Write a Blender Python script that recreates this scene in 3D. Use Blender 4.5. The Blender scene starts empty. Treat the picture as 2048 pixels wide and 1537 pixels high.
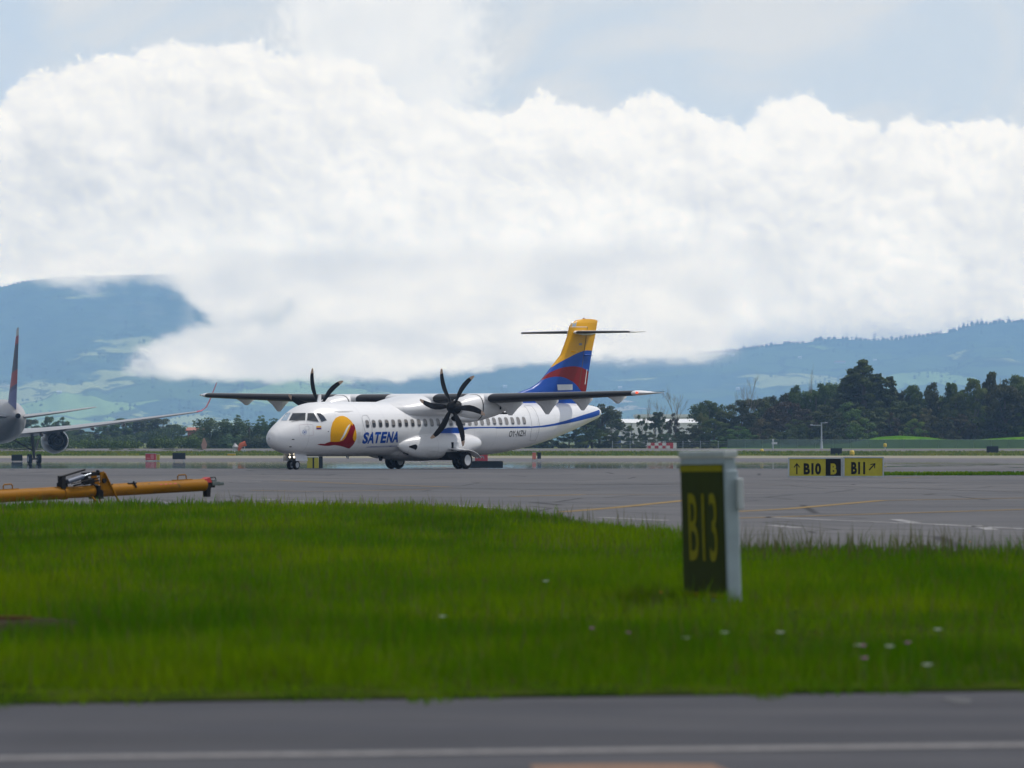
import bpy, bmesh, math, random
import numpy as np
from mathutils import Vector, Matrix
from mathutils.bvhtree import BVHTree
R = math.radians
sc = bpy.context.scene
COL = sc.collection
F = 12300.0            # focal length in photo pixels (2048 wide)
HZ = 881.0             # photo row of the true horizon
EYE = 1.4

# ------------------------------------------------------------------ camera
cam = bpy.data.cameras.new("camera"); camo = bpy.data.objects.new("camera", cam); COL.objects.link(camo)
camo.location = (0, 0, EYE); camo.rotation_euler = (R(90), 0, 0)
cam.sensor_width = 36; cam.lens = F / 2048 * 36; cam.shift_y = (HZ - 768.5) / 2048
cam.clip_start = 0.5; cam.clip_end = 80000
cam.dof.use_dof = True; cam.dof.focus_distance = 300; cam.dof.aperture_fstop = 5.4
sc.camera = camo
sc.view_settings.view_transform = 'Standard'; sc.view_settings.look = 'None'
sc.view_settings.exposure = 0.25; sc.view_settings.gamma = 1
sc.cycles.transparent_max_bounces = 16
sc.cycles.volume_bounces = 2
sc.cycles.max_bounces = 6

# ------------------------------------------------------------------ node expressions
class N:
    """small expression wrapper round shader sockets"""
    def __init__(s, t, sock): s.t = t; s.s = sock
    def _m(s, op, *o, clamp=False):
        n = s.t.nodes.new('ShaderNodeMath'); n.operation = op; n.use_clamp = clamp
        for i, v in enumerate((s,) + o):
            if isinstance(v, N): s.t.links.new(v.s, n.inputs[i])
            else: n.inputs[i].default_value = v
        return N(s.t, n.outputs[0])
    def __add__(s, o): return s._m('ADD', o)
    def __sub__(s, o): return s._m('SUBTRACT', o)
    def __mul__(s, o): return s._m('MULTIPLY', o)
    def __truediv__(s, o): return s._m('DIVIDE', o)
    def pow(s, o): return s._m('POWER', o)
    def max(s, o): return s._m('MAXIMUM', o)
    def min(s, o): return s._m('MINIMUM', o)
    def abs(s): return s._m('ABSOLUTE')
    def gt(s, o): return s._m('GREATER_THAN', o)
    def clamp(s): return s._m('ADD', 0.0, clamp=True)
    def ss(s, a, b, lo=0.0, hi=1.0):
        n = s.t.nodes.new('ShaderNodeMapRange'); n.interpolation_type = 'SMOOTHSTEP'
        s.t.links.new(s.s, n.inputs[0])
        for i, v in enumerate((a, b, lo, hi)): n.inputs[i + 1].default_value = v
        return N(s.t, n.outputs[0])
def comb(t, x, y, z=0.0):
    n = t.nodes.new('ShaderNodeCombineXYZ')
    for i, v in enumerate((x, y, z)):
        if isinstance(v, N): t.links.new(v.s, n.inputs[i])
        else: n.inputs[i].default_value = v
    return N(t, n.outputs[0])
def sep(t, v):
    n = t.nodes.new('ShaderNodeSeparateXYZ'); t.links.new(v.s, n.inputs[0])
    return [N(t, o) for o in n.outputs]
TWO_D = [False]
def noise(t, vec, scale=1.0, detail=4.0, rough=0.5, dist=0.0):
    n = t.nodes.new('ShaderNodeTexNoise'); n.noise_dimensions = '2D' if TWO_D[0] else '3D'; n.inputs['Scale'].default_value = scale
    n.inputs['Detail'].default_value = detail; n.inputs['Roughness'].default_value = rough; n.inputs['Distortion'].default_value = dist
    if vec is not None: t.links.new(vec.s, n.inputs['Vector'])
    return N(t, n.outputs['Fac'])
def voro(t, vec, scale=1.0, feature='F1', out='Distance', smooth=None):
    n = t.nodes.new('ShaderNodeTexVoronoi'); n.voronoi_dimensions = '2D' if TWO_D[0] else '3D'; n.feature = feature; n.inputs['Scale'].default_value = scale
    if smooth is not None: n.inputs['Smoothness'].default_value = smooth
    if vec is not None: t.links.new(vec.s, n.inputs['Vector'])
    return N(t, n.outputs[out])
def curve(t, x, pts, x0, x1, y0, y1):
    """piecewise curve y(x) through pts, as a float curve node"""
    n = t.nodes.new('ShaderNodeFloatCurve'); c = n.mapping.curves[0]
    n.mapping.use_clip = False
    P = [((a - x0) / (x1 - x0), (b - y0) / (y1 - y0)) for a, b in pts]
    while len(c.points) < len(P): c.points.new(0.5, 0.5)
    for q, (a, b) in zip(c.points, P): q.location = (a, b); q.handle_type = 'AUTO'
    n.mapping.update()
    xx = (x - x0) / (x1 - x0)
    t.links.new(xx.clamp().s, n.inputs['Value'])
    return N(t, n.outputs[0]) * (y1 - y0) + y0
def mix(t, f, a, b, mode='MIX'):
    n = t.nodes.new('ShaderNodeMix'); n.data_type = 'RGBA'; n.blend_type = mode
    if isinstance(f, N): t.links.new(f.s, n.inputs[0])
    else: n.inputs[0].default_value = f
    for i, v in ((6, a), (7, b)):
        if isinstance(v, N): t.links.new(v.s, n.inputs[i])
        else: n.inputs[i].default_value = (*v, 1) if len(v) == 3 else v
    return N(t, n.outputs[2])
def geo(t, what='Position'):
    n = t.nodes.new('ShaderNodeNewGeometry'); return N(t, n.outputs[what])
def objco(t):
    n = t.nodes.new('ShaderNodeTexCoord'); return N(t, n.outputs['Object'])
def orand(t):
    n = t.nodes.new('ShaderNodeObjectInfo'); return N(t, n.outputs['Random'])
def vscale(t, v, s):
    n = t.nodes.new('ShaderNodeVectorMath'); n.operation = 'MULTIPLY'; t.links.new(v.s, n.inputs[0]); n.inputs[1].default_value = s
    return N(t, n.outputs[0])
def vadd(t, v, s):
    n = t.nodes.new('ShaderNodeVectorMath'); n.operation = 'ADD'; t.links.new(v.s, n.inputs[0])
    if isinstance(s, N): t.links.new(s.s, n.inputs[1])
    else: n.inputs[1].default_value = s
    return N(t, n.outputs[0])

# ------------------------------------------------------------------ sun and sky
SUN_DIR = Vector((0.50, 0.27, 0.82)).normalized()      # towards the sun: high, right, a little behind the aircraft
sun_el = math.asin(SUN_DIR.z); sun_az = math.atan2(SUN_DIR.x, SUN_DIR.y)
sd = bpy.data.lights.new("sun", 'SUN'); sd.energy = 2.7; sd.angle = R(0.53); sd.color = (1, 0.95, 0.88)
so = bpy.data.objects.new("sun", sd); COL.objects.link(so); so.location = (0, 0, 60)
so.rotation_euler = (-SUN_DIR).to_track_quat('-Z', 'Y').to_euler()

HAZE_D = 0.00009; HAZE_S = (0.155, 0.275, 0.445); HK = 1.7; HZT = 341.0 * HK; 
w = bpy.data.worlds.new("World"); sc.world = w; w.use_nodes = True
t = w.node_tree; t.nodes.clear()
out = t.nodes.new('ShaderNodeOutputWorld'); bg = t.nodes.new('ShaderNodeBackground'); t.links.new(bg.outputs[0], out.inputs[0])
sky = t.nodes.new('ShaderNodeTexSky'); sky.sky_type = 'NISHITA'; sky.sun_disc = False
sky.sun_elevation = sun_el; sky.sun_rotation = sun_az; sky.altitude = 2500
tc = t.nodes.new('ShaderNodeTexCoord'); D = N(t, tc.outputs['Generated'])
dx, dy, dz = sep(t, D)
dyc = dy.max(0.08)
u = dx / dyc * F + 1024.0
v = dz / dyc * (-F) + HZ
# bumps of the cloud tops: two sizes of billows plus fine fibrous noise
TWO_D[0] = True
P = comb(t, u * 0.01, v * 0.01, 3.7)
warp = noise(t, P, 0.55, 3, 0.5)
Pw = comb(t, u * 0.01 + (warp - 0.5) * 0.6, v * 0.0115 + (noise(t, vadd(t, P, (9, 4, 2)), 0.55, 3, 0.5) - 0.5) * 0.6, 0.0)
def billow(vec):
    a = voro(t, vec, 0.75, 'SMOOTH_F1', smooth=0.6); b = voro(t, vec, 1.9, 'SMOOTH_F1', smooth=0.55); c = voro(t, vec, 4.6, 'SMOOTH_F1', smooth=0.5)
    return (a * 0.55 + b * 0.3 + c * 0.16 + (noise(t, vec, 3.0, 8, 0.6) - 0.5) * 0.30) * -1.0 + 1.0
bl = billow(Pw)
bl2 = billow(vadd(t, Pw, (0.13, -0.20, 0)))
TOP = [(-1400, 330), (-600, 250), (-200, 215), (0, 190), (25, 165), (70, 140), (150, 118), (215, 112), (290, 100), (310, 85), (440, 76), (500, 80), (560, 98), (640, 105), (720, 125), (790, 165), (840, 212), (880, 208), (950, 214),
       (1020, 222), (1045, 192), (1085, 170), (1120, 182), (1180, 200), (1208, 218), (1235, 198), (1305, 186), (1360, 202), (1400, 214), (1420, 233), (1500, 242), (1512, 212), (1560, 188), (1610, 178), (1665, 205), (1700, 220), (1745, 228), (1758, 250), (1775, 238), (1830, 224), (1870, 240), (1950, 235), (2048, 232), (2300, 215), (2800, 260), (3600, 200)]
top = curve(t, u, TOP, -1400, 3600, 0, 1000)
fine = noise(t, P, 5.5, 6, 0.62)
bump = (bl - 0.72) * 62.0 + (fine - 0.5) * 36.0
dtop = v - top + bump
mask = dtop.ss(-9.0, 13.0)
big = noise(t, P, 0.33, 4, 0.55); mid = noise(t, Pw, 0.9, 5, 0.55)
# the bank is a stack of billowing fronts, each bright along its upper rim and greyer beneath
def front(pts, off, amp, soft_):
    f_ = curve(t, u, pts, -1400, 3600, 0, 1000)
    pb = vadd(t, Pw, off); bb = billow(pb)
    return v - f_ + (bb - 0.72) * amp + (fine - 0.5) * 26.0, soft_
lit = (dtop / -150.0)._m('EXPONENT') * 0.34 + 0.60
for pts, off, amp, sf in (
    ([(-1400, 330), (0, 258), (110, 222), (200, 196), (330, 150), (400, 128), (470, 175), (560, 190), (700, 236), (830, 262), (1000, 290), (1130, 262), (1190, 300), (1235, 250), (1340, 238), (1420, 268), (1540, 300), (1640, 306), (1700, 268), (1850, 256), (1960, 262), (2048, 280), (3600, 300)], (3.3, 1.7, 0), 70.0, 20.0),
    ([(-1400, 420), (0, 432), (90, 412), (180, 398), (245, 342), (380, 312), (430, 272), (560, 292), (640, 296), (720, 300), (900, 330), (1080, 352), (1250, 372), (1450, 398), (1600, 392), (1690, 370), (1850, 374), (1950, 322), (2048, 306), (3600, 350)], (7.1, 5.2, 0), 95.0, 30.0),
    ([(-1400, 560), (0, 520), (150, 470), (300, 440), (520, 470), (700, 530), (780, 500), (900, 440), (1100, 430), (1300, 500), (1500, 520), (1700, 470), (1900, 500), (3600, 560)], (1.9, 9.4, 0), 120.0, 60.0)):
    dk, so_ = front(pts, off, amp, sf)
    lk = (dk.max(0.0) / -110.0)._m('EXPONENT') * 0.38 + 0.36 + (big - 0.5) * 1.0
    mk = dk.ss(-so_ * 0.5, so_)
    lit = lit * (mk * -1.0 + 1.0) + lk * mk
band = v.ss(330.0, 640.0)
lit = (lit + (bl - bl2) * 0.95 + (mid - 0.5) * 0.4 + u.ss(500.0, 1300.0) * 0.14 * (band * -1.0 + 1.0)).clamp()
ccol = mix(t, lit, (0.60, 0.645, 0.705), (0.925, 0.915, 0.89))
# thin high cloud and pale blue above the bank
hi = noise(t, comb(t, u * 0.0022 + v * 0.0006, v * 0.0035, 1.3), 1.0, 5, 0.55, 0.6)
hiL = ((u - 760.0).abs() * -1.0 + 210.0 + (fine - 0.5) * 160.0 + (bl - 0.7) * 140.0).ss(-70.0, 60.0)
hcol = mix(t, hi.ss(0.34, 0.60), (0.565, 0.655, 0.75), (0.665, 0.705, 0.745))
hcol = mix(t, u.ss(120.0, 20.0) * 0.7, hcol, (0.50, 0.62, 0.76))
hcol = mix(t, hiL * (bl * 0.6 + 0.35), hcol, (0.86, 0.87, 0.87))
vis = mix(t, mask, hcol, ccol)
# the bank stands behind many kilometres of low haze, so it shines brighter near the horizon
Th = ((dz.max(0.0204)._m('POWER', -1.0) * (HZT - 2.0)) * -HAZE_D)._m('EXPONENT')
vv = vis; SH = HAZE_S
vs_ = sep(t, vis); EX = 2 ** 0.25
vis = comb(t, *[((vs_[i] * (1 / EX)) - ((Th * -1.0 + 1.0) * SH[i])).max(0.0) / Th for i in range(3)])
TWO_D[0] = False
# the rest of the sky dome: broken bright cloud over the nishita sky
gen = noise(t, D, 2.6, 6, 0.55).ss(0.36, 0.6)
nis = N(t, sky.outputs[0]); nb = t.nodes.new('ShaderNodeVectorMath'); nb.operation = 'SCALE'; t.links.new(nis.s, nb.inputs[0]); nb.inputs['Scale'].default_value = 0.10
rest = mix(t, gen * 0.6 + 0.25, N(t, nb.outputs[0]), (0.90, 0.88, 0.85))
rest = mix(t, 1.0, rest, comb(t, dx * 0.32 + 0.78, dx * 0.32 + 0.79, dx * 0.32 + 0.81), 'MULTIPLY')  # unseen sky made brighter to the right as fill on the aircraft's side
inview = dy.ss(0.88, 0.97) * dz.ss(0.34, 0.16)
fin = mix(t, inview, rest, vis)
t.links.new(fin.s, bg.inputs['Color']); bg.inputs['Strength'].default_value = 1.0

# ------------------------------------------------------------------ materials
MATS = {}
def newmat(name):
    m = bpy.data.materials.new(name); m.use_nodes = True; t = m.node_tree
    b = t.nodes['Principled BSDF']; MATS[name] = m
    return m, t, b
def M(name, col=(0.5, 0.5, 0.5), rough=0.6, metal=0.0, var=0.12, scale=4.0, spec=0.5, coat=0.0, emit=None):
    """plain painted / metal / rubber surface with a little wear"""
    if name in MATS: return MATS[name]
    m, t, b = newmat(name)
    n = noise(t, objco(t), scale, 5, 0.6)
    c = mix(t, n.ss(0.35, 0.7) * var, col, tuple(x * 0.45 for x in col))
    t.links.new(c.s, b.inputs['Base Color']); b.inputs['Roughness'].default_value = rough
    b.inputs['Metallic'].default_value = metal; b.inputs['Specular IOR Level'].default_value = spec
    b.inputs['Coat Weight'].default_value = coat
    if emit:
        b.inputs['Emission Color'].default_value = (*emit[0], 1); b.inputs['Emission Strength'].default_value = emit[1]
    return m

# ------------------------------------------------------------------ objects
def tag(o, label=None, cat=None, group=None, kind=None):
    if label: o['label'] = label
    if cat: o['category'] = cat
    if group: o['group'] = group
    if kind: o['kind'] = kind
    return o
def empty(name, loc, rz=0.0, label=None, cat=None, group=None):
    o = bpy.data.objects.new(name, None); COL.objects.link(o); o.empty_display_size = 0.3
    o.location = loc; o.rotation_euler = (0, 0, rz)
    return tag(o, label, cat, group)
class MB:
    """collects vertices and faces, links them as one mesh object"""
    def __init__(s): s.v = []; s.f = []; s.mi = []; s.mats = []; s.cur = 0
    def use(s, m):
        if m not in s.mats: s.mats.append(m)
        s.cur = s.mats.index(m); return s
    def add(s, vs, fs):
        k = len(s.v); s.v += [tuple(p) for p in vs]
        for f in fs: s.f.append([i + k for i in f]); s.mi.append(s.cur)
        return s
    def box(s, c, d, rz=0.0, M4=None):
        x, y, z = (q / 2 for q in d); vs = []
        for a in (-1, 1):
            for b in (-1, 1):
                for e in (-1, 1): vs.append(Vector((a * x, b * y, e * z)))
        if rz: vs = [Matrix.Rotation(rz, 3, 'Z') @ q for q in vs]
        if M4 is not None: vs = [M4 @ q for q in vs]
        vs = [q + Vector(c) for q in vs]
        return s.add(vs, [(0, 1, 3, 2), (4, 6, 7, 5), (0, 4, 5, 1), (2, 3, 7, 6), (0, 2, 6, 4), (1, 5, 7, 3)])
    def tube(s, pts, rs, n=10, caps=True):
        pts = [Vector(p) for p in pts]
        if not hasattr(rs, '__len__'): rs = [rs] * len(pts)
        vs = []; k = len(pts)
        for i, p in enumerate(pts):
            d = (pts[min(i + 1, k - 1)] - pts[max(i - 1, 0)]).normalized()
            a = d.cross(Vector((0, 0, 1)));
            if a.length < 0.05: a = d.cross(Vector((0, 1, 0)))
            a.normalize(); b = d.cross(a)
            for j in range(n):
                q = 2 * math.pi * j / n; vs.append(p + (a * math.cos(q) + b * math.sin(q)) * rs[i])
        fs = [(i * n + j, i * n + (j + 1) % n, (i + 1) * n + (j + 1) % n, (i + 1) * n + j) for i in range(k - 1) for j in range(n)]
        if caps: fs += [tuple(range(n))[::-1], tuple((k - 1) * n + j for j in range(n))]
        return s.add(vs, fs)
    def loft(s, rings, caps=True, close=True):
        n = len(rings[0]); k = len(rings); vs = [p for r in rings for p in r]
        m = n if close else n - 1
        fs = [(i * n + j, i * n + (j + 1) % n, (i + 1) * n + (j + 1) % n, (i + 1) * n + j) for i in range(k - 1) for j in range(m)]
        if caps: fs += [tuple(range(n))[::-1], tuple((k - 1) * n + j for j in range(n))]
        return s.add(vs, fs)
    def prism(s, poly, a, b, axis='y'):
        """polygon (two coordinates) extruded along an axis from a to b"""
        def P(p, q):
            return {'x': (q, p[0], p[1]), 'y': (p[0], q, p[1]), 'z': (p[0], p[1], q)}[axis]
        n = len(poly); vs = [P(p, a) for p in poly] + [P(p, b) for p in poly]
        return s.add(vs, [tuple(range(n))[::-1], tuple(range(n, 2 * n))] + [(i, (i + 1) % n, n + (i + 1) % n, n + i) for i in range(n)])
    def build(s, name, mat=None, parent=None, smooth=False, fix=True, loc=None, bevel=0.0, auto=None):
        me = bpy.data.meshes.new(name); me.from_pydata(s.v, [], s.f)
        if s.mats:
            for m in s.mats: me.materials.append(m)
            me.polygons.foreach_set('material_index', s.mi)
        elif mat: me.materials.append(mat)
        if fix:
            bm = bmesh.new(); bm.from_mesh(me); bmesh.ops.recalc_face_normals(bm, faces=bm.faces); bm.to_mesh(me); bm.free()
        if smooth: me.polygons.foreach_set('use_smooth', [True] * len(me.polygons))
        if auto: me.set_sharp_from_angle(angle=R(auto))
        o = bpy.data.objects.new(name, me); COL.objects.link(o)
        if parent: o.parent = parent
        if loc: o.location = loc
        if bevel:
            q = o.modifiers.new('bevel', 'BEVEL'); q.width = bevel; q.segments = 2; q.limit_method = 'ANGLE'
        return o
def copy_tree(o, parent=None):
    c = o.copy(); COL.objects.link(c)
    if parent: c.parent = parent
    for ch in o.children: copy_tree(ch, c)
    return c

# ------------------------------------------------------------------ terrain profile (metres away -> height)
PROF = [(-400, 0), (304, 0), (430, -0.68), (560, -1.43), (825, -1.43), (860, -1.2), (900, -0.87), (960, -0.5), (1050, 0), (4200, 0), (14000, 0), (34500, 0)]
def gz(y): return float(np.interp(y, [p[0] for p in PROF], [p[1] for p in PROF]))
def X(px, d): return (px - 1024) * d / F
def Zp(py, d): return EYE + (HZ - py) * d / F
def at(px, d, z=None): return Vector((X(px, d), d, gz(d) if z is None else z))
def dist(py):
    """distance at which flat ground shows on photo row py"""
    return F * EYE / (py - HZ)
def sheet(name, x0, x1, y0, y1, mat, lift, nx=2):
    ys = [y0] + [p[0] for p in PROF if y0 < p[0] < y1] + [y1]; xs = np.linspace(x0, x1, nx)
    m = MB(); vs = [(x, y, gz(y) + lift) for y in ys for x in xs]
    fs = [(i * nx + j, i * nx + j + 1, (i + 1) * nx + j + 1, (i + 1) * nx + j) for i in range(len(ys) - 1) for j in range(nx - 1)]
    m.add(vs, fs); return tag(m.build(name, mat, fix=False), kind='structure')
# ================================================================== GROUND
m, t, b = newmat('meadow'); p = geo(t)
n1 = noise(t, vscale(t, p, (0.02, 0.012, 1)), 1, 6, 0.6); n2 = noise(t, p, 1.5, 4, 0.6)
c = mix(t, n1.ss(0.35, 0.65), (0.07, 0.11, 0.018), (0.14, 0.15, 0.05)); c = mix(t, n2.ss(0.5, 0.75) * 0.4, c, (0.2, 0.17, 0.1))
t.links.new(c.s, b.inputs['Base Color']); b.inputs['Roughness'].default_value = 0.95; b.inputs['Specular IOR Level'].default_value = 0.1
sheet('ground', -20000, 20000, -150, 34500, m, 0.0)

def asphalt(name, base, streak, crack=0.0, rough=0.85, sx=0.15, sy=0.05, amt=0.5):
    m, t, b = newmat(name); p = geo(t)
    a = noise(t, vscale(t, p, (sx, sy, 1)), 1, 6, 0.62); g = noise(t, p, 45, 3, 0.7); q = noise(t, vscale(t, p, (0.9, 0.06, 1)), 1, 4, 0.6)
    lane = noise(t, vscale(t, p, (0.012, 0.33, 1)), 1, 5, 0.65)
    c = mix(t, a.ss(0.35, 0.66) * amt, base, streak); c = mix(t, lane.ss(0.42, 0.68) * amt * 0.8, c, tuple(x * 0.6 for x in base))
    c = mix(t, q.ss(0.55, 0.75) * amt * 0.5, c, tuple(x * 1.35 for x in base))
    c = mix(t, g.ss(0.3, 0.8) * 0.35, c, tuple(x * 0.55 for x in base))
    if crack:
        jx, jy, _j = sep(t, p); fx1 = ((jx * 0.985 + jy * 0.17) / 7.5)._m('FRACT'); fy1 = ((jy * 0.985 - jx * 0.17) / 7.5)._m('FRACT')
        jj = ((fx1 - 0.5).abs() - 0.492).gt(0.0).max(((fy1 - 0.5).abs() - 0.485).gt(0.0)); c = mix(t, jj * 0.5 * noise(t, p, 0.08, 3, 0.6).ss(0.4, 0.6), c, tuple(x * 0.35 for x in base))
        c = mix(t, noise(t, vscale(t, p, (0.02, 0.5, 1)), 1, 6, 0.7).ss(0.58, 0.72) * 0.6, c, tuple(x * 0.45 for x in base)); c = mix(t, noise(t, vscale(t, p, (0.03, 0.35, 1)), 1, 5, 0.7).ss(0.6, 0.7) * 0.5, c, (0.27, 0.26, 0.27))
        d = voro(t, vscale(t, p, (0.16, 0.09, 1)), 1, 'DISTANCE_TO_EDGE'); d2 = d + (noise(t, p, 1.2, 3, 0.6) - 0.5) * 0.03
        c = mix(t, d2.ss(0.014, 0.002) * crack, c, tuple(x * 0.3 for x in base))
    t.links.new(c.s, b.inputs['Base Color']); b.inputs['Roughness'].default_value = rough; b.inputs['Specular IOR Level'].default_value = 0.10
    bp = t.nodes.new('ShaderNodeBump'); bp.inputs['Strength'].default_value = 0.25; bp.inputs['Distance'].default_value = 0.01
    t.links.new(g.s, bp.inputs['Height']); t.links.new(bp.outputs[0], b.inputs['Normal'])
    return m
m_apron = asphalt('apron_asphalt', (0.092, 0.094, 0.104), (0.150, 0.146, 0.148), 0.9, sx=0.06, sy=0.03, amt=0.55)
m_road = asphalt('road_asphalt', (0.053, 0.055, 0.066), (0.078, 0.078, 0.087), 0.0, sx=0.5, sy=0.8, amt=0.7)
m_far = asphalt('taxiway_concrete', (0.115, 0.112, 0.12), (0.17, 0.155, 0.145), 0.0, sx=0.01, sy=0.02, amt=0.7)

# near service road: edge from photo row 1412 (left) to 1385 (right)
def road_edge(x): return 33.35 + x * 0.31
mb = MB(); mb.add([(-30, -20, 0.008), (30, -20, 0.008), (30, road_edge(30), 0.008), (-30, road_edge(-30), 0.008)], [(0, 1, 2, 3)])
tag(mb.build('service_road', m_road, fix=False), kind='structure')
# painted edge line of the service road and the orange guidance patch
m_wl = M('worn_white_paint', (0.19, 0.185, 0.19), 0.8, var=0.6, scale=9, spec=0.1)
m_yl = M('worn_yellow_paint', (0.24, 0.165, 0.065), 0.8, var=0.8, spec=0.1, scale=2)
m_wl2 = M('worn_apron_white_paint', (0.31, 0.31, 0.32), 0.8, var=0.9, spec=0.1, scale=1.2)
m_or = M('worn_orange_paint', (0.17, 0.085, 0.04), 0.8, var=0.5, scale=6)
mb = MB()
def line_y(x): return 27.45 + x * 0.26
mb.add([(x, line_y(x) + o, 0.012) for x in (-30, 30) for o in (-0.17, 0.17)], [(0, 2, 3, 1)])
tag(mb.build('road_edge_line', m_wl, fix=False), kind='structure')
mb = MB(); mb.add([(0.1, 24.6, 0.012), (1.0, 24.9, 0.012), (0.86, 26.38, 0.012), (0.45, 26.42, 0.012), (0.08, 26.3, 0.012)], [(0, 1, 2, 3, 4)])
tag(mb.build('orange_road_marking', m_or, fix=False), kind='structure')
# dark tar spot on the road
mb = MB(); cx, cy = X(1918, dist(1405)), dist(1405)
mb.add([(cx + 0.07 * math.cos(a) * (1 + 0.2 * math.sin(3 * a)), cy + 0.42 * math.sin(a), 0.011) for a in np.linspace(0, 2 * math.pi, 20)[:-1]], [tuple(range(19))])
tag(mb.build('tar_patch', M('tar', (0.03, 0.03, 0.033), 0.7), fix=False), kind='structure')

# apron: from the grass edge to the crest at about 300 m
sheet('apron', -220, 220, 66, 312, m_apron, 0.004)
sheet('taxiway', -900, 900, 560, 868, m_far, 0.006)
# distant pavement strip in front of the trees
sheet('perimeter_road', -900, 900, 985, 1046, m_far, 0.006)
m, t, b = newmat('dry_gravel'); p = geo(t); n1 = noise(t, vscale(t, p, (0.05, 0.2, 1)), 1, 5, 0.6)
c = mix(t, n1.ss(0.35, 0.65), (0.24, 0.20, 0.15), (0.17, 0.17, 0.10)); t.links.new(c.s, b.inputs['Base Color']); b.inputs['Roughness'].default_value = 0.95
sheet('gravel_strip', -900, 900, 868.2, 898, m, 0.006)

# heat mirage over the taxiway: added mirror patches imitate its reflection of the hills
m, t, b = newmat('mirage_film'); p = geo(t)
px, py, pz = sep(t, p)
n1 = noise(t, vscale(t, p, (0.035, 0.016, 1)), 1, 5, 0.65); rip = noise(t, vscale(t, p, (1.3, 0.09, 1)), 1, 4, 0.6)
side = px.ss(20.0, 45.0)
a = (n1 + (rip - 0.5) * 0.35 - side * 0.15).ss(0.33, 0.47)
b.inputs['Base Color'].default_value = (0.02, 0.03, 0.04, 1); b.inputs['Roughness'].default_value = 0.03
tb = t.nodes.new('ShaderNodeBsdfTransparent'); mx = t.nodes.new('ShaderNodeMixShader')
t.links.new(a.s, mx.inputs[0]); t.links.new(tb.outputs[0], mx.inputs[1]); t.links.new(b.outputs[0], mx.inputs[2])
t.links.new(mx.outputs[0], t.nodes['Material Output'].inputs['Surface'])
bp = t.nodes.new('ShaderNodeBump'); bp.inputs['Strength'].default_value = 1; bp.inputs['Distance'].default_value = 0.0007
t.links.new(noise(t, vscale(t, p, (2.2, 0.25, 1)), 1, 3, 0.6).s, bp.inputs['Height']); t.links.new(bp.outputs[0], b.inputs['Normal'])
tag(sheet('mirage_sheet', -400, 400, 600, 822, m, 0.012), kind='structure')

# painted lines on the apron, laid on the ground between ground points
def ground_line(mb, pts, wid):
    q = [(X(px, dist(py)), dist(py)) for px, py in pts]
    for (x0, y0), (x1, y1) in zip(q[:-1], q[1:]):
        d = Vector((x1 - x0, y1 - y0)).normalized(); n = Vector((-d.y, d.x)) * wid / 2
        mb.add([(x0 + n.x, y0 + n.y, 0.009), (x0 - n.x, y0 - n.y, 0.009), (x1 - n.x, y1 - n.y, 0.009), (x1 + n.x, y1 + n.y, 0.009)], [(0, 1, 2, 3)])
mb = MB()
for L in ([(560, 962), (700, 968), (900, 975)], [(1024, 994), (1174, 990), (1374, 991)], [(1124, 1025), (1224, 1017), (1369, 1002), (1480, 992)], [(1460, 1025), (1574, 1019), (1764, 1002), (2048, 997), (2200, 994)],
          [(1460, 1038), (1724, 1030), (2048, 1020), (2250, 1014)], [(1780, 957), (1840, 955)], [(500, 982), (640, 984), (860, 980)]):
    ground_line(mb, L, 0.32)
tag(mb.build('taxi_guide_lines', m_yl, fix=False), kind='structure')
mb = MB()
for L in ([(1524, 1035), (1674, 1042), (1874, 1050), (2100, 1062)], [(1540, 1052), (1600, 1057)], [(1700, 1046), (1760, 1046)], [(1790, 1040), (1830, 1047)], [(1950, 1052), (1985, 1061)], [(240, 1003), (380, 1007)], [(300, 1010), (420, 1014)],
          [(40, 961), (300, 960), (520, 964)], [(330, 948), (540, 949)], [(520, 1000), (760, 1008)], [(120, 970), (260, 973)], [(1200, 1036), (1330, 1042)], [(900, 1012), (1010, 1018)], [(1480, 988), (1560, 989)]):
    ground_line(mb, L, 0.22)
tag(mb.build('apron_white_lines', m_wl2, fix=False), kind='structure')
m_seal = M('crack_sealant', (0.045, 0.042, 0.045), 0.7)
mb = MB()
for L in ([(1470, 970), (1700, 974), (2048, 985), (2200, 990)], [(960, 966), (1200, 970), (1370, 968)], [(0, 951), (200, 954), (330, 952)], [(600, 975), (900, 978), (1200, 981)], [(1500, 961), (1800, 966), (2100, 964)]):
    ground_line(mb, L, 0.35)
tag(mb.build('sealed_cracks', m_seal, fix=False), kind='structure')

# ------------------------------------------------------------------ foreground grass
FAR = [(-400, 1022), (0, 1021), (300, 1018), (450, 1014), (650, 1014), (850, 1020), (1000, 1030), (1130, 1044), (1250, 1062), (1340, 1078), (1400, 1092), (1500, 1104), (1650, 1103), (1850, 1108), (2048, 1116), (2450, 1130)]
rng = np.random.default_rng(7)
def far_d(x, y):
    """true where (x, y) lies on the verge"""
    px = 1024 + x * F / y; row = HZ + F * EYE / y
    return (row > np.interp(px, [p[0] for p in FAR], [p[1] for p in FAR])) & (y > 33.22 + x * 0.31)
# verge: earth sheet under the grass, its outline built from ground points
mb = MB(); ring = [(-9, 33.22), (9, 33.22)]
e = [(X(px, dist(py)), dist(py)) for px, py in FAR]
poly = [(-16, 33.22 - 16 * .31), (16, 33.22 + 16 * .31)] + e[::-1]
mb.add([(x, y, 0.02) for x, y in poly], [tuple(range(len(poly)))])
m, t, b = newmat('verge_soil'); p = geo(t)
c = mix(t, noise(t, p, 1.2, 5, 0.6).ss(0.4, 0.65), (0.016, 0.034, 0.004), (0.045, 0.06, 0.01)); t.links.new(c.s, b.inputs['Base Color']); b.inputs['Roughness'].default_value = 1
b.inputs['Specular IOR Level'].default_value = 0
tag(mb.build('grass_verge', m, fix=False), kind='structure')

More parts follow.
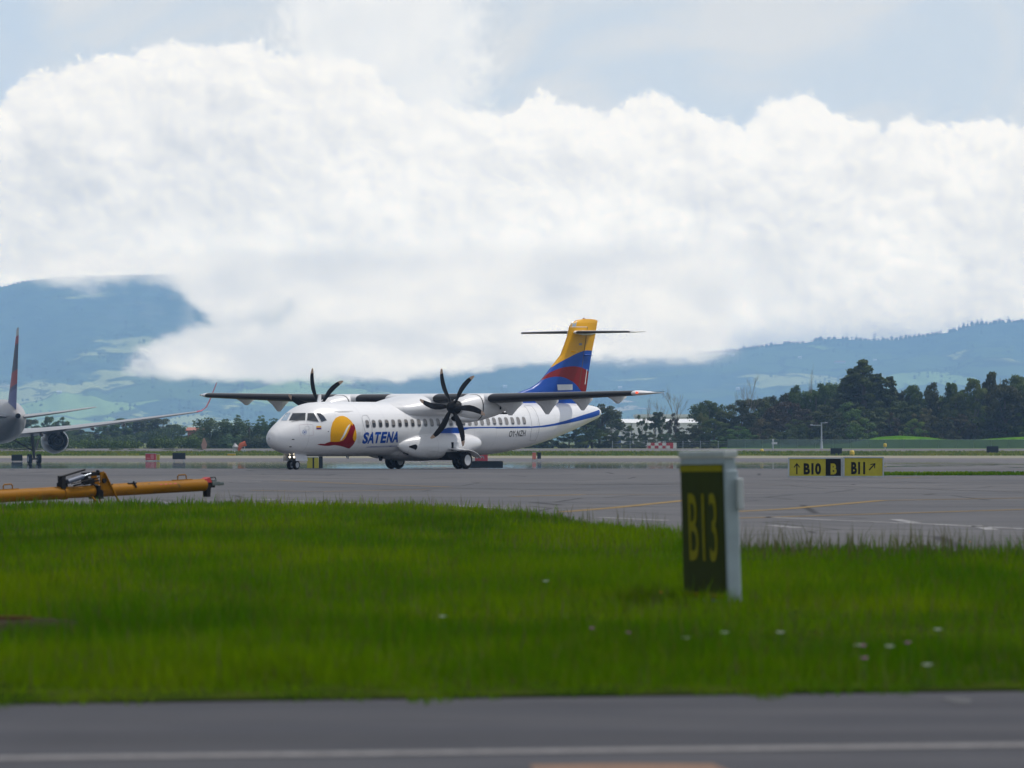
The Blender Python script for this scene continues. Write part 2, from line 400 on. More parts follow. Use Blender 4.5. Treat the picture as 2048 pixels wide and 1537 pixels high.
def blades(name, pts, h, wdt, mat, lean=0.35, head=False):
    n = len(pts); a = rng.uniform(0, 2 * np.pi, n); la = rng.uniform(0, 2 * np.pi, n); ln = np.abs(rng.normal(0, lean, n)) * h
    dx, dy = np.cos(a) * wdt / 2, np.sin(a) * wdt / 2; lx, ly = np.cos(la) * ln, np.sin(la) * ln
    V = np.zeros((n, 5, 3)); x, y = pts[:, 0], pts[:, 1]
    V[:, 0] = np.c_[x - dx, y - dy, np.full(n, 0.01)]; V[:, 1] = np.c_[x + dx, y + dy, np.full(n, 0.01)]
    V[:, 2] = np.c_[x + lx * .35 - dx * .8, y + ly * .35 - dy * .8, h * 0.6]; V[:, 3] = np.c_[x + lx * .35 + dx * .8, y + ly * .35 + dy * .8, h * 0.6]
    V[:, 4] = np.c_[x + lx, y + ly, h]
    me = bpy.data.meshes.new(name); me.vertices.add(n * 5); me.vertices.foreach_set('co', V.ravel())
    k = np.arange(n)[:, None] * 5
    L = np.concatenate([k + np.array([[0, 1, 3, 2]]), k + np.array([[2, 3, 4]])], 1)
    me.loops.add(n * 7); me.loops.foreach_set('vertex_index', L.ravel().astype(np.int32))
    st = np.stack([np.arange(n) * 7, np.arange(n) * 7 + 4], 1).ravel(); me.polygons.add(n * 2); me.polygons.foreach_set('loop_start', st.astype(np.int32))
    me.polygons.foreach_set('loop_total', np.tile([4, 3], n).astype(np.int32))
    me.update(calc_edges=True); me.validate()
    ca = me.attributes.new('tint', 'FLOAT', 'POINT'); ca.data.foreach_set('value', np.repeat(rng.uniform(0, 1, n), 5).astype(np.float32))
    me.materials.append(mat); o = bpy.data.objects.new(name, me); COL.objects.link(o); return o
def grassmat(name, c0, c1, c2, tr=0.35):
    m, t, b = newmat(name); p = geo(t)
    at_ = t.nodes.new('ShaderNodeAttribute'); at_.attribute_name = 'tint'; a = N(t, at_.outputs['Fac'])
    n = noise(t, vscale(t, p, (0.35, 0.10, 1)), 1, 4, 0.6); n2 = noise(t, vscale(t, p, (0.9, 0.35, 1)), 1, 3, 0.6)
    nb_ = noise(t, vscale(t, p, (0.16, 0.055, 1)), 1, 3, 0.55, 0.4); c = mix(t, n.ss(0.35, 0.66), c0, c1); c = mix(t, nb_.ss(0.47, 0.64) * 0.75, c, tuple(x * k_ for x, k_ in zip(c1, (1.40, 1.15, 1.2)))); c = mix(t, nb_.ss(0.46, 0.34) * 0.55, c, tuple(x * 0.5 for x in c0)); c = mix(t, (a.ss(0.80, 0.96) * 0.8), c, c2); c = mix(t, n2.ss(0.55, 0.75) * 0.45, c, tuple(x * 0.45 for x in c0))
    c = mix(t, a.ss(0.0, 0.5) * 0.35, c, tuple(x * 0.5 for x in c0))
    b = t.nodes.new('ShaderNodeBsdfDiffuse'); t.links.new(c.s, b.inputs[0])
    tl = t.nodes.new('ShaderNodeBsdfTranslucent'); t.links.new(c.s, tl.inputs[0]); mx = t.nodes.new('ShaderNodeMixShader'); mx.inputs[0].default_value = tr
    t.links.new(b.outputs[0], mx.inputs[1]); t.links.new(tl.outputs[0], mx.inputs[2]); t.links.new(mx.outputs[0], t.nodes['Material Output'].inputs['Surface'])
    return m
g_mat = grassmat('grass_blade', (0.060, 0.165, 0.0008), (0.145, 0.255, 0.001), (0.16, 0.15, 0.03))
NB = 330000
yy = rng.uniform(31.5, 136, NB); xx = (rng.uniform(-0.5, 0.5, NB)) * 0.215 * yy
keep = far_d(xx, yy - 0.30 * np.sin(xx * 3.1) - 0.22 * np.sin(xx * 7.7 + 1) - 0.2 * np.sin(xx * 17) + rng.uniform(-.3, .3, NB)) ; pts = np.c_[xx, yy][keep]
# the sward is uneven: taller and shorter swells across the verge
hh = 0.085 + 0.05 * np.sin(pts[:, 1] * 0.23 + np.sin(pts[:, 0] * 0.5) * 1.2) * np.sin(pts[:, 0] * 0.31 + 1) + rng.uniform(-0.03, 0.07, len(pts))
edge = np.clip((pts[:, 1] - 33.22 - pts[:, 0] * 0.31) / 2.0, 0.35, 1)
cl = np.zeros(len(pts))
for kx_, ky_, ph in ((1.9, .9, 0), (3.7, 1.3, 2), (.8, .35, 4), (5.9, 2.7, 1)): cl += np.sin(pts[:, 0] * kx_ + ph + 2 * np.sin(pts[:, 1] * ky_)) * np.sin(pts[:, 1] * ky_ * 1.7 + ph)
hh = hh + 0.040 * cl; hh = np.where(rng.random(len(hh)) < 0.07, hh * 1.8, hh)
tag(blades('grass', pts, np.clip(hh, 0.04, 0.3) * edge, 0.006 + pts[:, 1] * 0.00012, g_mat), 'bright green mown grass verge between the road and the apron', 'grass', kind='stuff')
st_mat = grassmat('seed_stalk', (0.10, 0.12, 0.04), (0.16, 0.15, 0.07), (0.22, 0.17, 0.10), 0.2)
# tall seeding stalks, thickest along the far edge of the verge
px_ = np.r_[rng.uniform(-150, 2200, 900), rng.uniform(1450, 2200, 650)]; NS = len(px_); row = np.interp(px_, [p[0] for p in FAR], [p[1] for p in FAR]) + np.abs(rng.normal(0, 10, NS)) + 1
dd = F * EYE / (row - HZ); a1 = np.c_[(px_ - 1024) * dd / F, dd]
y2 = rng.uniform(34, 110, 5200); a2 = np.c_[rng.uniform(-.5, .5, 5200) * .2 * y2, y2]; a2 = a2[far_d(a2[:, 0], a2[:, 1])]
sp = np.r_[a1, a2]; hs = np.r_[0.12 + 0.34 * rng.random(len(a1)) ** 1.6, rng.uniform(0.08, 0.24, len(a2))]
tag(blades('tall_grass', sp, hs, 0.006 + sp[:, 1] * 0.00005, st_mat, 0.22), 'sparse brown seeding grass stalks along the apron edge', 'tall grass', kind='stuff')
# low green growth on the far side of the apron beside the yellow signs
q = rng.uniform(0, 1, (9000, 2)); gx = 14.3 + q[:, 0] * 16; gy = 243 + q[:, 1] * 17 + np.sin(gx * 0.7) * 1.5
tag(blades('grass', np.c_[gx, gy], rng.uniform(0.03, 0.13, 9000), np.full(9000, 0.05), g_mat), 'low grass patch on the apron right of the yellow signs', 'grass', kind='stuff')
q = rng.uniform(0, 1, (30000, 2)); gx = (q[:, 0] - .5) * 210; gy = 902 + q[:, 1] * 60
strip = np.array([gz(v) for v in gy])
o = blades('grass', np.c_[gx, gy], rng.uniform(0.1, 0.4, 30000), np.full(30000, 0.25), grassmat('dry_grass', (0.10, 0.17, 0.02), (0.19, 0.23, 0.03), (0.25, 0.22, 0.1)))
co = np.zeros(len(o.data.vertices) * 3); o.data.vertices.foreach_get('co', co); co = co.reshape(-1, 3); co[:, 2] += np.repeat(strip, 5); o.data.vertices.foreach_set('co', co.ravel())
tag(o, 'yellow green grass strip far beyond the taxiway', 'grass', kind='stuff')

# flowers standing in the verge
m_wf = M('white_petal', (0.62, 0.66, 0.6), 0.7); m_pf = M('purple_petal', (0.30, 0.09, 0.26), 0.7); m_of = M('orange_petal', (0.5, 0.2, 0.02), 0.7); m_stem = M('flower_stem', (0.05, 0.12, 0.02), 0.7)
def flower(px, py, m, col, where, h=0.15, r=0.032):
    d = 12300 * (EYE - h) / (py - HZ); o = empty('flower', (X(px, d), d, 0), 0, col + ' flower head ' + where, 'flower', col + ' flowers in the grass')
    MB().tube([(0, 0, 0), (0.01, 0, h * .6), (0, 0, h)], 0.003, 5).build('stem', m_stem, o)
    k = MB()
    for a in range(9):
        q = a * 2 * math.pi / 9; c_, s_ = math.cos(q), math.sin(q)
        k.add([(0, 0, h), (c_ * r * .6 - s_ * r * .3, s_ * r * .6 + c_ * r * .3, h + .010), (c_ * r, s_ * r, h + .002), (c_ * r * .6 + s_ * r * .3, s_ * r * .6 - c_ * r * .3, h + .010)], [(0, 1, 2, 3)])
    k.tube([(0, 0, h - .004), (0, 0, h + .008)], r * .35, 8)
    k.build('petals', m, o)
for (px, py, wh) in [(886, 1234, 'left of the others, below the aircraft nose'), (1092, 1163, 'left of the green sign, farthest back of its kind'), (1373, 1277, 'just below the foot of the green sign'), (1450, 1266, 'below the right corner of the green sign'),
                     (1561, 1266, 'small, right of the green sign foot'), (1717, 1292, 'beside a purple bloom at right'), (1780, 1294, 'lower right, between two purple blooms'), (1876, 1260, 'farthest right in the verge'), (1855, 1331, 'small, nearest the road at right')]:
    flower(px, py, m_wf, 'white', wh)
for (px, py, wh) in [(1183, 1258, 'left one of a pair near the road, left of the sign'), (1258, 1267, 'right one of a pair near the road, left of the sign'), (1726, 1293, 'touching a white bloom at right'), (1815, 1287, 'far right in the verge'), (1729, 1318, 'lowest at right, near the road')]:
    flower(px, py, m_pf, 'purple', wh, r=0.026)
for (px, py, wh) in [(1322, 1186, 'just left of the green sign foot'), (1940, 1085, 'tiny, at the far verge edge by the apron')]:
    flower(px, py, m_of, 'orange', wh, r=0.014)
# low concrete cover in the grass at left
o = empty('drain_cover', at(20, 44.0, -0.05), 0, 'low grey concrete drain cover half hidden in the grass at left', 'drain cover')
k = MB(); pr = []
for i, (rr, z) in enumerate([(1.0, 0.0), (0.97, 0.10), (0.85, 0.155), (0.5, 0.17)]):
    pr.append([(math.cos(a) * 0.55 * rr, math.sin(a) * 0.9 * rr, z) for a in np.linspace(0, 2 * math.pi, 29)[:-1]])
k.loft(pr); k.build('slab', M('old_concrete', (0.045, 0.040, 0.028), 0.95, var=0.7, spec=0.0), o)
k = MB(); k.tube([(0, 0, 0.165), (0, 0, 0.19)], 0.16, 16); k.build('lid', M('rusty_lid', (0.08, 0.045, 0.02), 0.9, var=0.6, spec=0.0), o)
# ================================================================== TURBOPROP AIRLINER
TH = R(54.2)
plane = empty('turboprop_airliner', (-11.49, 290.6, 0.004), TH, 'white twin turboprop airliner with a yellow, blue and red tail, taxiing on the apron', 'airplane')
PM = Matrix.Translation(plane.location) @ Matrix.Rotation(TH, 4, 'Z'); PMI = PM.inverted()
m_white, t, b = newmat('aircraft_white_paint')
pp = objco(t)
c = mix(t, noise(t, vscale(t, pp, (0.6, 1, 2.5)), 1, 6, 0.65).ss(0.45, 0.8) * 0.16, (0.70, 0.705, 0.72), (0.50, 0.49, 0.47))
# skin joints every metre or so along the body
xx_, yy_, zz_ = sep(t, pp)
fr = (xx_ * 0.55)._m('FRACT'); jl = ((fr - 0.5).abs() - 0.494).gt(0.0)
c = mix(t, jl * 0.4, c, (0.3, 0.3, 0.32))
zj = ((zz_ * 1.9)._m('FRACT') - 0.5).abs(); c = mix(t, (zj - 0.490).gt(0.0) * 0.22 * xx_.gt(3.5), c, (0.32, 0.32, 0.34))
# exhaust soot behind the engines, oil and rain streaks under the belly
sy_ = (yy_.abs() - 4.3).abs(); c = mix(t, sy_.ss(0.45, 0.1) * xx_.ss(12.6, 13.6) * 0.55 * noise(t, vscale(t, pp, (0.8, 4, 4)), 1, 4, 0.6).ss(0.3, 0.6), c, (0.10, 0.09, 0.08))
c = mix(t, zz_.ss(1.15, 0.6) * noise(t, vscale(t, pp, (0.5, 2, 5)), 1, 6, 0.7).ss(0.4, 0.7) * 0.6, c, (0.22, 0.21, 0.20))
t.links.new(c.s, b.inputs['Base Color']); b.inputs['Roughness'].default_value = 0.3; b.inputs['Coat Weight'].default_value = 0.25; b.inputs['Coat Roughness'].default_value = 0.15
m_boot = M('black_rubber_boot', (0.014, 0.014, 0.016), 0.42, var=0.3, spec=0.35); m_black = M('black_rubber', (0.008, 0.008, 0.009), 0.7, spec=0.15)
m_grey = M('grey_metal', (0.35, 0.36, 0.38), 0.4, 0.6); m_dark = M('dark_cavity', (0.008, 0.008, 0.009), 0.8, spec=0.1)
m_blue = M('livery_blue', (0.0, 0.055, 0.33), 0.35, coat=0.0, spec=0.18, var=0.05); m_yel = M('livery_yellow', (0.74, 0.36, 0.0), 0.35, coat=0.0, var=0.05, spec=0.15); m_red = M('livery_red', (0.22, 0.0, 0.003), 0.35, coat=0.0, var=0.05, spec=0.12)
m_glass, t, b = newmat('cockpit_glass'); b.inputs['Base Color'].default_value = (0.012, 0.016, 0.022, 1); b.inputs['Roughness'].default_value = 0.06; b.inputs['Specular IOR Level'].default_value = 0.8
m_glass2, t, b = newmat('pale_glass'); b.inputs['Base Color'].default_value = (0.30, 0.40, 0.50, 1); b.inputs['Roughness'].default_value = 0.08
m_line = M('panel_seam', (0.22, 0.23, 0.25), 0.6); m_txt = M('black_lettering', (0.01, 0.01, 0.012), 0.5); m_lite = M('light_grey_paint', (0.55, 0.57, 0.6), 0.4)
m_wp = M('white_decal', (0.8, 0.8, 0.78), 0.3)

def ring(x, zt, zb, hw, n=72, e=2.15, yc=0.0):
    zc, hh = (zt + zb) / 2, (zt - zb) / 2; P = []
    for i in range(n):
        a = 2 * math.pi * i / n; c_, s_ = math.cos(a), math.sin(a)
        P.append((x, yc + hw * math.copysign(abs(c_) ** (2 / e), c_), zc + hh * math.copysign(abs(s_) ** (2 / e), s_)))
    return P
def smooth_st(st, step):
    """resample loft stations (x, ...) smoothly"""
    xs = np.array([s[0] for s in st]); A = np.array(st, float); X_ = np.unique(np.r_[np.arange(xs[0], xs[-1], step), xs])
    o = []
    for x in X_:
        i = int(np.clip(np.searchsorted(xs, x) - 1, 0, len(xs) - 2)); h = xs[i + 1] - xs[i]; q = (x - xs[i]) / h
        m = []
        for k in (i, i + 1):
            if k == 0: m.append((A[1] - A[0]) / (xs[1] - xs[0]))
            elif k == len(xs) - 1: m.append((A[-1] - A[-2]) / (xs[-1] - xs[-2]))
            else:
                a_ = (A[k] - A[k - 1]) / (xs[k] - xs[k - 1]); b_ = (A[k + 1] - A[k]) / (xs[k + 1] - xs[k])
                m.append(np.where(a_ * b_ > 0, 2 * a_ * b_ / (a_ + b_ + 1e-12), 0))
        v = (2 * q**3 - 3 * q**2 + 1) * A[i] + (q**3 - 2 * q**2 + q) * h * m[0] + (-2 * q**3 + 3 * q**2) * A[i + 1] + (q**3 - q**2) * h * m[1]
        v[0] = x; o.append(v)
    return o
FST = [(0.0, 1.50, 1.44, 0.03), (0.04, 1.63, 1.31, 0.15), (0.15, 1.77, 1.17, 0.28), (0.4, 1.97, 1.01, 0.44), (0.8, 2.20, 0.87, 0.62), (1.25, 2.42, 0.77, 0.80), (1.7, 2.64, 0.70, 0.96), (2.15, 2.88, 0.66, 1.09), (2.65, 3.07, 0.64, 1.20), (3.3, 3.19, 0.63, 1.31), (4.2, 3.235, 0.63, 1.415), (5.2, 3.245, 0.63, 1.43),
       (16.0, 3.245, 0.63, 1.43), (17.5, 3.245, 0.70, 1.42), (19.0, 3.25, 0.84, 1.36), (20.5, 3.26, 1.04, 1.26), (22.0, 3.27, 1.30, 1.11), (23.5, 3.27, 1.62, 0.91), (25.0, 3.25, 1.98, 0.66), (26.2, 3.18, 2.30, 0.44), (26.9, 3.08, 2.50, 0.30), (27.12, 2.98, 2.60, 0.2)]
mb = MB(); FR = smooth_st(FST, 0.18); mb.loft([ring(*r) for r in FR])
fus = mb.build('fuselage', m_white, plane, smooth=True, auto=60)
BV = BVHTree.FromPolygons([Vector(v) for v in mb.v], mb.f)
cam_l = PMI @ Vector((0, 0, EYE))
def hit(px, py, bv, off=0.006):
    d = (PMI.to_3x3() @ Vector(((px - 1024) / F, 1, -(py - HZ) / F))).normalized()
    p, n, i, _ = bv.ray_cast(cam_l, d)
    if p is None: return None
    if n.dot(d) > 0: n = -n
    return p + n * off
def decal(name, polys, mat, parent, bv, off=0.006, sy=2.5, sx=6.0):
    """paint shapes: outlines cut into small facets and pressed onto the curved skin"""
    bm = bmesh.new()
    for P in polys:
        if isinstance(P, list):
            bm.faces.new([bm.verts.new((a, b, 0)) for a, b in P])
        else:
            vs = [bm.verts.new((a, b, 0)) for a, b in P[0]]
            for f in P[1]:
                try: bm.faces.new([vs[i] for i in f])
                except ValueError: pass
    X_ = [v.co.x for v in bm.verts]; Y_ = [v.co.y for v in bm.verts]
    for lo, hi, st, nn in ((min(X_), max(X_), sx, (1, 0, 0)), (min(Y_), max(Y_), sy, (0, 1, 0))):
        q = lo + st
        while q < hi:
            bmesh.ops.bisect_plane(bm, geom=bm.verts[:] + bm.edges[:] + bm.faces[:], plane_co=(q, q, 0), plane_no=nn, dist=1e-5); q += st
    bmesh.ops.triangulate(bm, faces=bm.faces[:])
    bad = []
    for v in bm.verts:
        h = hit(v.co.x, v.co.y, bv, off)
        if h is None: bad.append(v)
        else: v.co = h
    if bad: bmesh.ops.delete(bm, geom=bad, context='VERTS')
    me = bpy.data.meshes.new(name); bm.to_mesh(me); bm.free(); me.materials.append(mat)
    me.polygons.foreach_set('use_smooth', [True] * len(me.polygons))
    o = bpy.data.objects.new(name, me); COL.objects.link(o); o.parent = parent; return o
def text_mesh(s, bold=0.0, shear=0.0, spacing=1.0):
    """flat letters, normalised to a unit box; returns (points, faces, aspect)"""
    c = bpy.data.curves.new('t', 'FONT'); c.body = s; c.offset = bold; c.shear = shear; c.resolution_u = 3; c.space_character = spacing
    o = bpy.data.objects.new('t', c); COL.objects.link(o); dg = bpy.context.evaluated_depsgraph_get(); me = bpy.data.meshes.new_from_object(o.evaluated_get(dg))
    V = [(v.co.x, v.co.y) for v in me.vertices]; Fc = [tuple(p.vertices) for p in me.polygons]
    bpy.data.objects.remove(o); bpy.data.curves.remove(c); bpy.data.meshes.remove(me)
    x0, x1 = min(v[0] for v in V), max(v[0] for v in V); y0, y1 = min(v[1] for v in V), max(v[1] for v in V)
    return [((a - x0) / (x1 - x0), (b - y0) / (y1 - y0)) for a, b in V], Fc, (x1 - x0) / (y1 - y0)
def text_poly(s, bl, br, tl, tr, **k):
    """letters mapped into a four cornered area"""
    V, Fc, _ = text_mesh(s, **k); o = []
    for a, b in V:
        o.append(tuple((bl[i] * (1 - a) + br[i] * a) * (1 - b) + (tl[i] * (1 - a) + tr[i] * a) * b for i in (0, 1)))
    return (o, Fc)
def Z1(P): return [(500 + x / 5.689, 700 + y / 5.689) for x, y in P]
def Z2(P): return [(780 + x / 5.693, 700 + y / 5.693) for x, y in P]
def Z3(P): return [(1000 + x / 5.912, 600 + y / 5.912) for x, y in P]
def Z4(P): return [(940 + x / 5.689, 780 + y / 5.689) for x, y in P]
def outline(P, w):
    """closed outline of a polygon as strips"""
    o = []
    for (a, b), (c, d) in zip(P, P[1:] + P[:1]):
        L = math.hypot(c - a, d - b) or 1; nx, ny = -(d - b) / L * w / 2, (c - a) / L * w / 2
        o.append([(a + nx, b + ny), (a - nx, b - ny), (c - nx, d - ny), (c + nx, d + ny)])
    return o
def rrect(x0, y0, x1, y1, r, n=4):
    P = []
    for cx, cy, a0 in ((x1 - r, y0 + r, -90), (x1 - r, y1 - r, 0), (x0 + r, y1 - r, 90), (x0 + r, y0 + r, 180)):
        for i in range(n + 1):
            a = R(a0 + 90 * i / n); P.append((cx + r * math.cos(a), cy + r * math.sin(a)))
    return P
# livery on the side of the body
decal('tail_swoosh', [Z2([(540, 972), (580, 925), (620, 898), (665, 886), (800, 884), (1000, 879), (1300, 877), (1590, 872), (1590, 888), (1300, 890), (1000, 893), (900, 898), (860, 908), (820, 930), (780, 960), (765, 975)]),
                    Z4([(275, 432), (300, 422), (700, 418), (820, 408), (960, 385), (1100, 348), (1200, 315), (1300, 283), (1400, 252), (1440, 238), (1470, 226), (1477, 250), (1472, 285), (1400, 312), (1250, 350), (1100, 384), (960, 408), (850, 424), (700, 434), (300, 440)])],
      m_blue, plane, BV, 0.006)
decal('sun_emblem', [Z1([(915, 1050), (914, 980), (922, 890), (940, 825), (975, 775), (1020, 754), (1060, 752), (1105, 770), (1150, 810), (1180, 855), (1203, 910), (1212, 960), (1210, 1010), (1195, 1045), (1165, 1080), (1100, 1060), (1010, 1052)])], m_yel, plane, BV, 0.006)
decal('bird_emblem', [Z1([(762, 1077), (800, 1069), (850, 1070), (880, 1055), (915, 1046), (970, 1047), (1020, 1044), (1060, 1030), (1090, 995), (1110, 950), (1130, 905), (1145, 865), (1157, 845), (1160, 870), (1178, 840), (1188, 862), (1198, 895), (1185, 930), (1175, 965), (1168, 1000), (1175, 1028), (1192, 1045), (1180, 1070), (1160, 1095), (1130, 1122), (1110, 1120), (1060, 1102), (1010, 1090), (960, 1084), (900, 1092), (850, 1092), (800, 1086)])], m_red, plane, BV, 0.010)
decal('feather_stripe', [Z1([(1022, 1030), (1050, 985), (1070, 940), (1090, 900), (1112, 865), (1137, 842), (1134, 858), (1112, 895), (1092, 945), (1068, 990), (1038, 1028)])], m_wp, plane, BV, 0.014)
def letters(s, xs, bl, tl, br, tr, sh, **k):
    o = []
    for ch, (a, b_) in zip(s, xs):
        f = lambda x, P, Q: P + (Q - P) * x
        yb = (f(a, bl[1], br[1]), f(b_, bl[1], br[1])); yt = (f(a, tl[1], tr[1]), f(b_, tl[1], tr[1])); W = br[0] - bl[0]
        o.append(text_poly(ch, (bl[0] + a * W, yb[0]), (bl[0] + b_ * W, yb[1]), (bl[0] + a * W + sh, yt[0]), (bl[0] + b_ * W + sh, yt[1]), **k))
    return o
decal('airline_name', letters('SATENA', [(0, .155), (.145, .325), (.318, .482), (.505, .655), (.675, .83), (.83, 1.0)], (723.4, 888.2), (723.4, 865.0), (795.5, 885.3), (795.5, 863.2), 4.6, bold=0.045), m_blue, plane, BV, 0.007)
decal('airline_slogan', [text_poly('LA AEROLINEA DE LOS COLOMBIANOS', (733, 895.8), (793, 893.6), (733.5, 892.8), (793.5, 891.0), bold=0.01, shear=0.2)], m_blue, plane, BV, 0.007)
decal('registration', [text_poly('OY-NZH', (1017.3, 874.5), (1050.6, 872.4), (1018.8, 862.2), (1052.0, 860.6), bold=0.012, shear=0.1, spacing=1.08)], m_txt, plane, BV, 0.009)
decal('vertical_marking', [[(714.5 + 0.5 * (i % 2), 866 + 2.2 * i), (721.5 - 0.8 * (i % 3), 865 + 2.2 * i), (721.5 - 0.8 * (i % 3), 865.7 + 2.2 * i), (714.5 + 0.5 * (i % 2), 866.7 + 2.2 * i)] for i in range(10)], M('grey_lettering', (0.42, 0.44, 0.48), 0.5), plane, BV, 0.007)
decal('flag_yellow_band', [Z1([(754, 868), (810, 866), (811, 886), (755, 888)])], m_yel, plane, BV, 0.007)
decal('flag_blue_band', [Z1([(755, 888), (811, 886), (811, 895), (755, 896)])], m_blue, plane, BV, 0.007)
decal('flag_red_band', [Z1([(755, 896), (811, 895), (812, 905), (756, 906)])], m_red, plane, BV, 0.007)
decal('sticker_panel', outline(Z1([(556, 862), (575, 853), (690, 848), (716, 855), (722, 965), (708, 978), (590, 981), (574, 970)]), 0.35), M('pink_line', (0.42, 0.30, 0.34), 0.5), plane, BV, 0.007)
def circ(cx, cy, rx, ry, n=18): return [(cx + rx * math.cos(2 * math.pi * i / n), cy + ry * math.sin(2 * math.pi * i / n)) for i in range(n)]
decal('round_sticker', outline(Z1(circ(652, 892, 29, 22)), 0.35), m_line, plane, BV, 0.007)
decal('round_sticker', outline(Z1(circ(620, 937, 22, 24)), 0.8) + [Z1([(608, 930), (634, 930), (630, 945), (612, 945)])], M('sticker_blue', (0.10, 0.18, 0.42), 0.5), plane, BV, 0.007)
# cabin doors
for nm, P, w_ in (('passenger_door', Z1([(1272, 775), (1280, 752), (1300, 745), (1330, 747), (1350, 775), (1375, 850), (1388, 900), (1386, 950), (1372, 966), (1340, 968), (1318, 960), (1300, 900)]), 0.55),
                  ('rear_door', Z4([(612, 185), (650, 178), (700, 185), (745, 245), (775, 320), (788, 400), (782, 470), (765, 530), (740, 580), (680, 580), (690, 500), (704, 420), (695, 350), (675, 270), (645, 215)]), 0.45)):
    decal(nm, outline(P, w_), m_line, plane, BV, 0.008)
for P in (Z1([(1585, 595), (1640, 640), (1690, 700), (1715, 760)]), Z2([(1520, 630), (1560, 690), (1590, 760)])):
    pass
# small dark ports and vents
decal('air_port', [Z1(circ(490, 1020, 17, 5, 10))], m_dark, plane, BV, 0.008)
decal('air_port', [Z1(circ(460, 1103, 16, 5, 10))], m_dark, plane, BV, 0.008)
decal('air_port', [Z1(circ(890, 930, 6, 6, 10))], m_dark, plane, BV, 0.008)
decal('roof_seam', [Z1([(960, 703), (1170, 697), (1170, 700), (960, 707)]), Z1([(1000, 712), (1130, 708), (1130, 711), (1000, 715)])], m_line, plane, BV, 0.008)
# cockpit windows with their frames
for P, mt in (([(352, 808), (410, 722), (465, 718), (420, 808)], m_glass2), ([(440, 808), (485, 722), (635, 720), (628, 808)], m_glass), ([(645, 808), (655, 722), (725, 720), (785, 825), (700, 815)], m_glass), ([(752, 720), (800, 720), (840, 755), (875, 805), (812, 825)], m_glass)):
    cx = sum(p[0] for p in P) / len(P); cy = sum(p[1] for p in P) / len(P)
    w_ = decal('cockpit_window', [Z1(P)], mt, plane, BV, 0.010)
    decal('window_frame', outline(Z1(P), 0.55), m_lite, w_, BV, 0.013)
decal('wiper', outline(Z1([(470, 822), (500, 812), (560, 808)]), 0.4), m_txt, plane, BV, 0.03)
# cabin windows, 26 in a row at an even pitch along the skin
a0, a1 = hit(734.7, 848.6, BV, 0), hit(1048.2, 842.0, BV, 0)
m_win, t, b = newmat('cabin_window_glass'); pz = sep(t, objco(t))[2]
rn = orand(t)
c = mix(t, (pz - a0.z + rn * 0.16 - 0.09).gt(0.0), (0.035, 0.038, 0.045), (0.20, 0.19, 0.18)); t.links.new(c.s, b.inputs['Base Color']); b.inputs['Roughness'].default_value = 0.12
m_wfr = M('window_surround', (0.30, 0.30, 0.31), 0.4)
def skin(x, z, off):
    p, n, i, _ = BV.ray_cast(Vector((x, -3, z)), Vector((0, 1, 0)))
    if n.y > 0: n = -n
    return p + n * off
for k in range(26):
    x = a0.x + (a1.x - a0.x) * k / 25; z = a0.z + (a1.z - a0.z) * k / 25
    for nm, ww, hh, off, mt in (('window_surround', 0.165, 0.205, 0.006, m_wfr), ('cabin_window', 0.125, 0.165, 0.012, m_win)):
        P = [];
        for i in range(18):
            a = 2 * math.pi * i / 18; c_, s_ = math.cos(a), math.sin(a)
            P.append(skin(x + ww * math.copysign(abs(c_) ** .7, c_), z + hh * math.copysign(abs(s_) ** .7, s_), off))
        q = MB(); q.add(P, [tuple(range(18))]); o = q.build(nm, mt, plane if nm == 'window_surround' else last, fix=False)
        last = o
# ---- fin with rudder: outline taken on the centre plane
def cpl(px, py, y=0.0):
    """point of the plane's vertical plane at offset y seen at a photo position"""
    d = PMI.to_3x3() @ Vector(((px - 1024) / F, 1, -(py - HZ) / F)); k = (y - cam_l.y) / d.y; return cam_l + d * k
LE = [cpl(*p) for p in Z3([(-30, 1155), (80, 1130), (190, 1105), (350, 1045), (440, 990), (490, 940), (600, 800), (715, 655), (790, 450), (820, 320), (845, 275), (905, 240), (985, 226)])]
TE = [cpl(*p) for p in Z3([(835, 1238), (925, 1215), (1020, 1080), (1050, 850), (1090, 600), (1125, 430), (1155, 240), (1080, 228), (985, 226)])]
zs = sorted(set([round(p.z, 3) for p in LE] + list(np.linspace(LE[0].z, LE[-1].z - 0.02, 26))))
lez = [p.z for p in LE]; lex = [p.x for p in LE]; tez = [p.z for p in TE[:7]] + [TE[-1].z + 0.01]; tex = [p.x for p in TE[:7]] + [TE[7].x]
def foil(x0, x1, th, z, n=13):
    P = []
    for s_ in (-1, 1):
        R_ = range(n) if s_ < 0 else range(n - 2, 0, -1)
        for i in R_:
            c_ = (1 - math.cos(math.pi * i / (n - 1))) / 2
            yt = 5 * th * (0.2969 * math.sqrt(c_) - 0.126 * c_ - 0.3516 * c_**2 + 0.2843 * c_**3 - 0.1036 * c_**4)
            P.append((x0 + (x1 - x0) * c_, s_ * yt, z))
    return P
mb = MB(); rg = []
for z in [2.75, 3.0] + zs:
    x0 = float(np.interp(z, lez, lex)); x1 = float(np.interp(z, tez, tex)); ch = max(x1 - x0, 0.05)
    th = min(0.34, 0.1 * ch + 0.06) * (1 if z < LE[-1].z - 0.15 else 0.55)
    if z < 3.2: x0, x1 = lex[0], tex[0]; th = 0.2
    rg.append(foil(x0, x1, th, z))
mb.loft(rg)
BVF = BVHTree.FromPolygons([Vector(v) for v in mb.v], mb.f)
m_fin, t, b = newmat('striped_fin_paint'); fx, fy, fz = sep(t, objco(t))
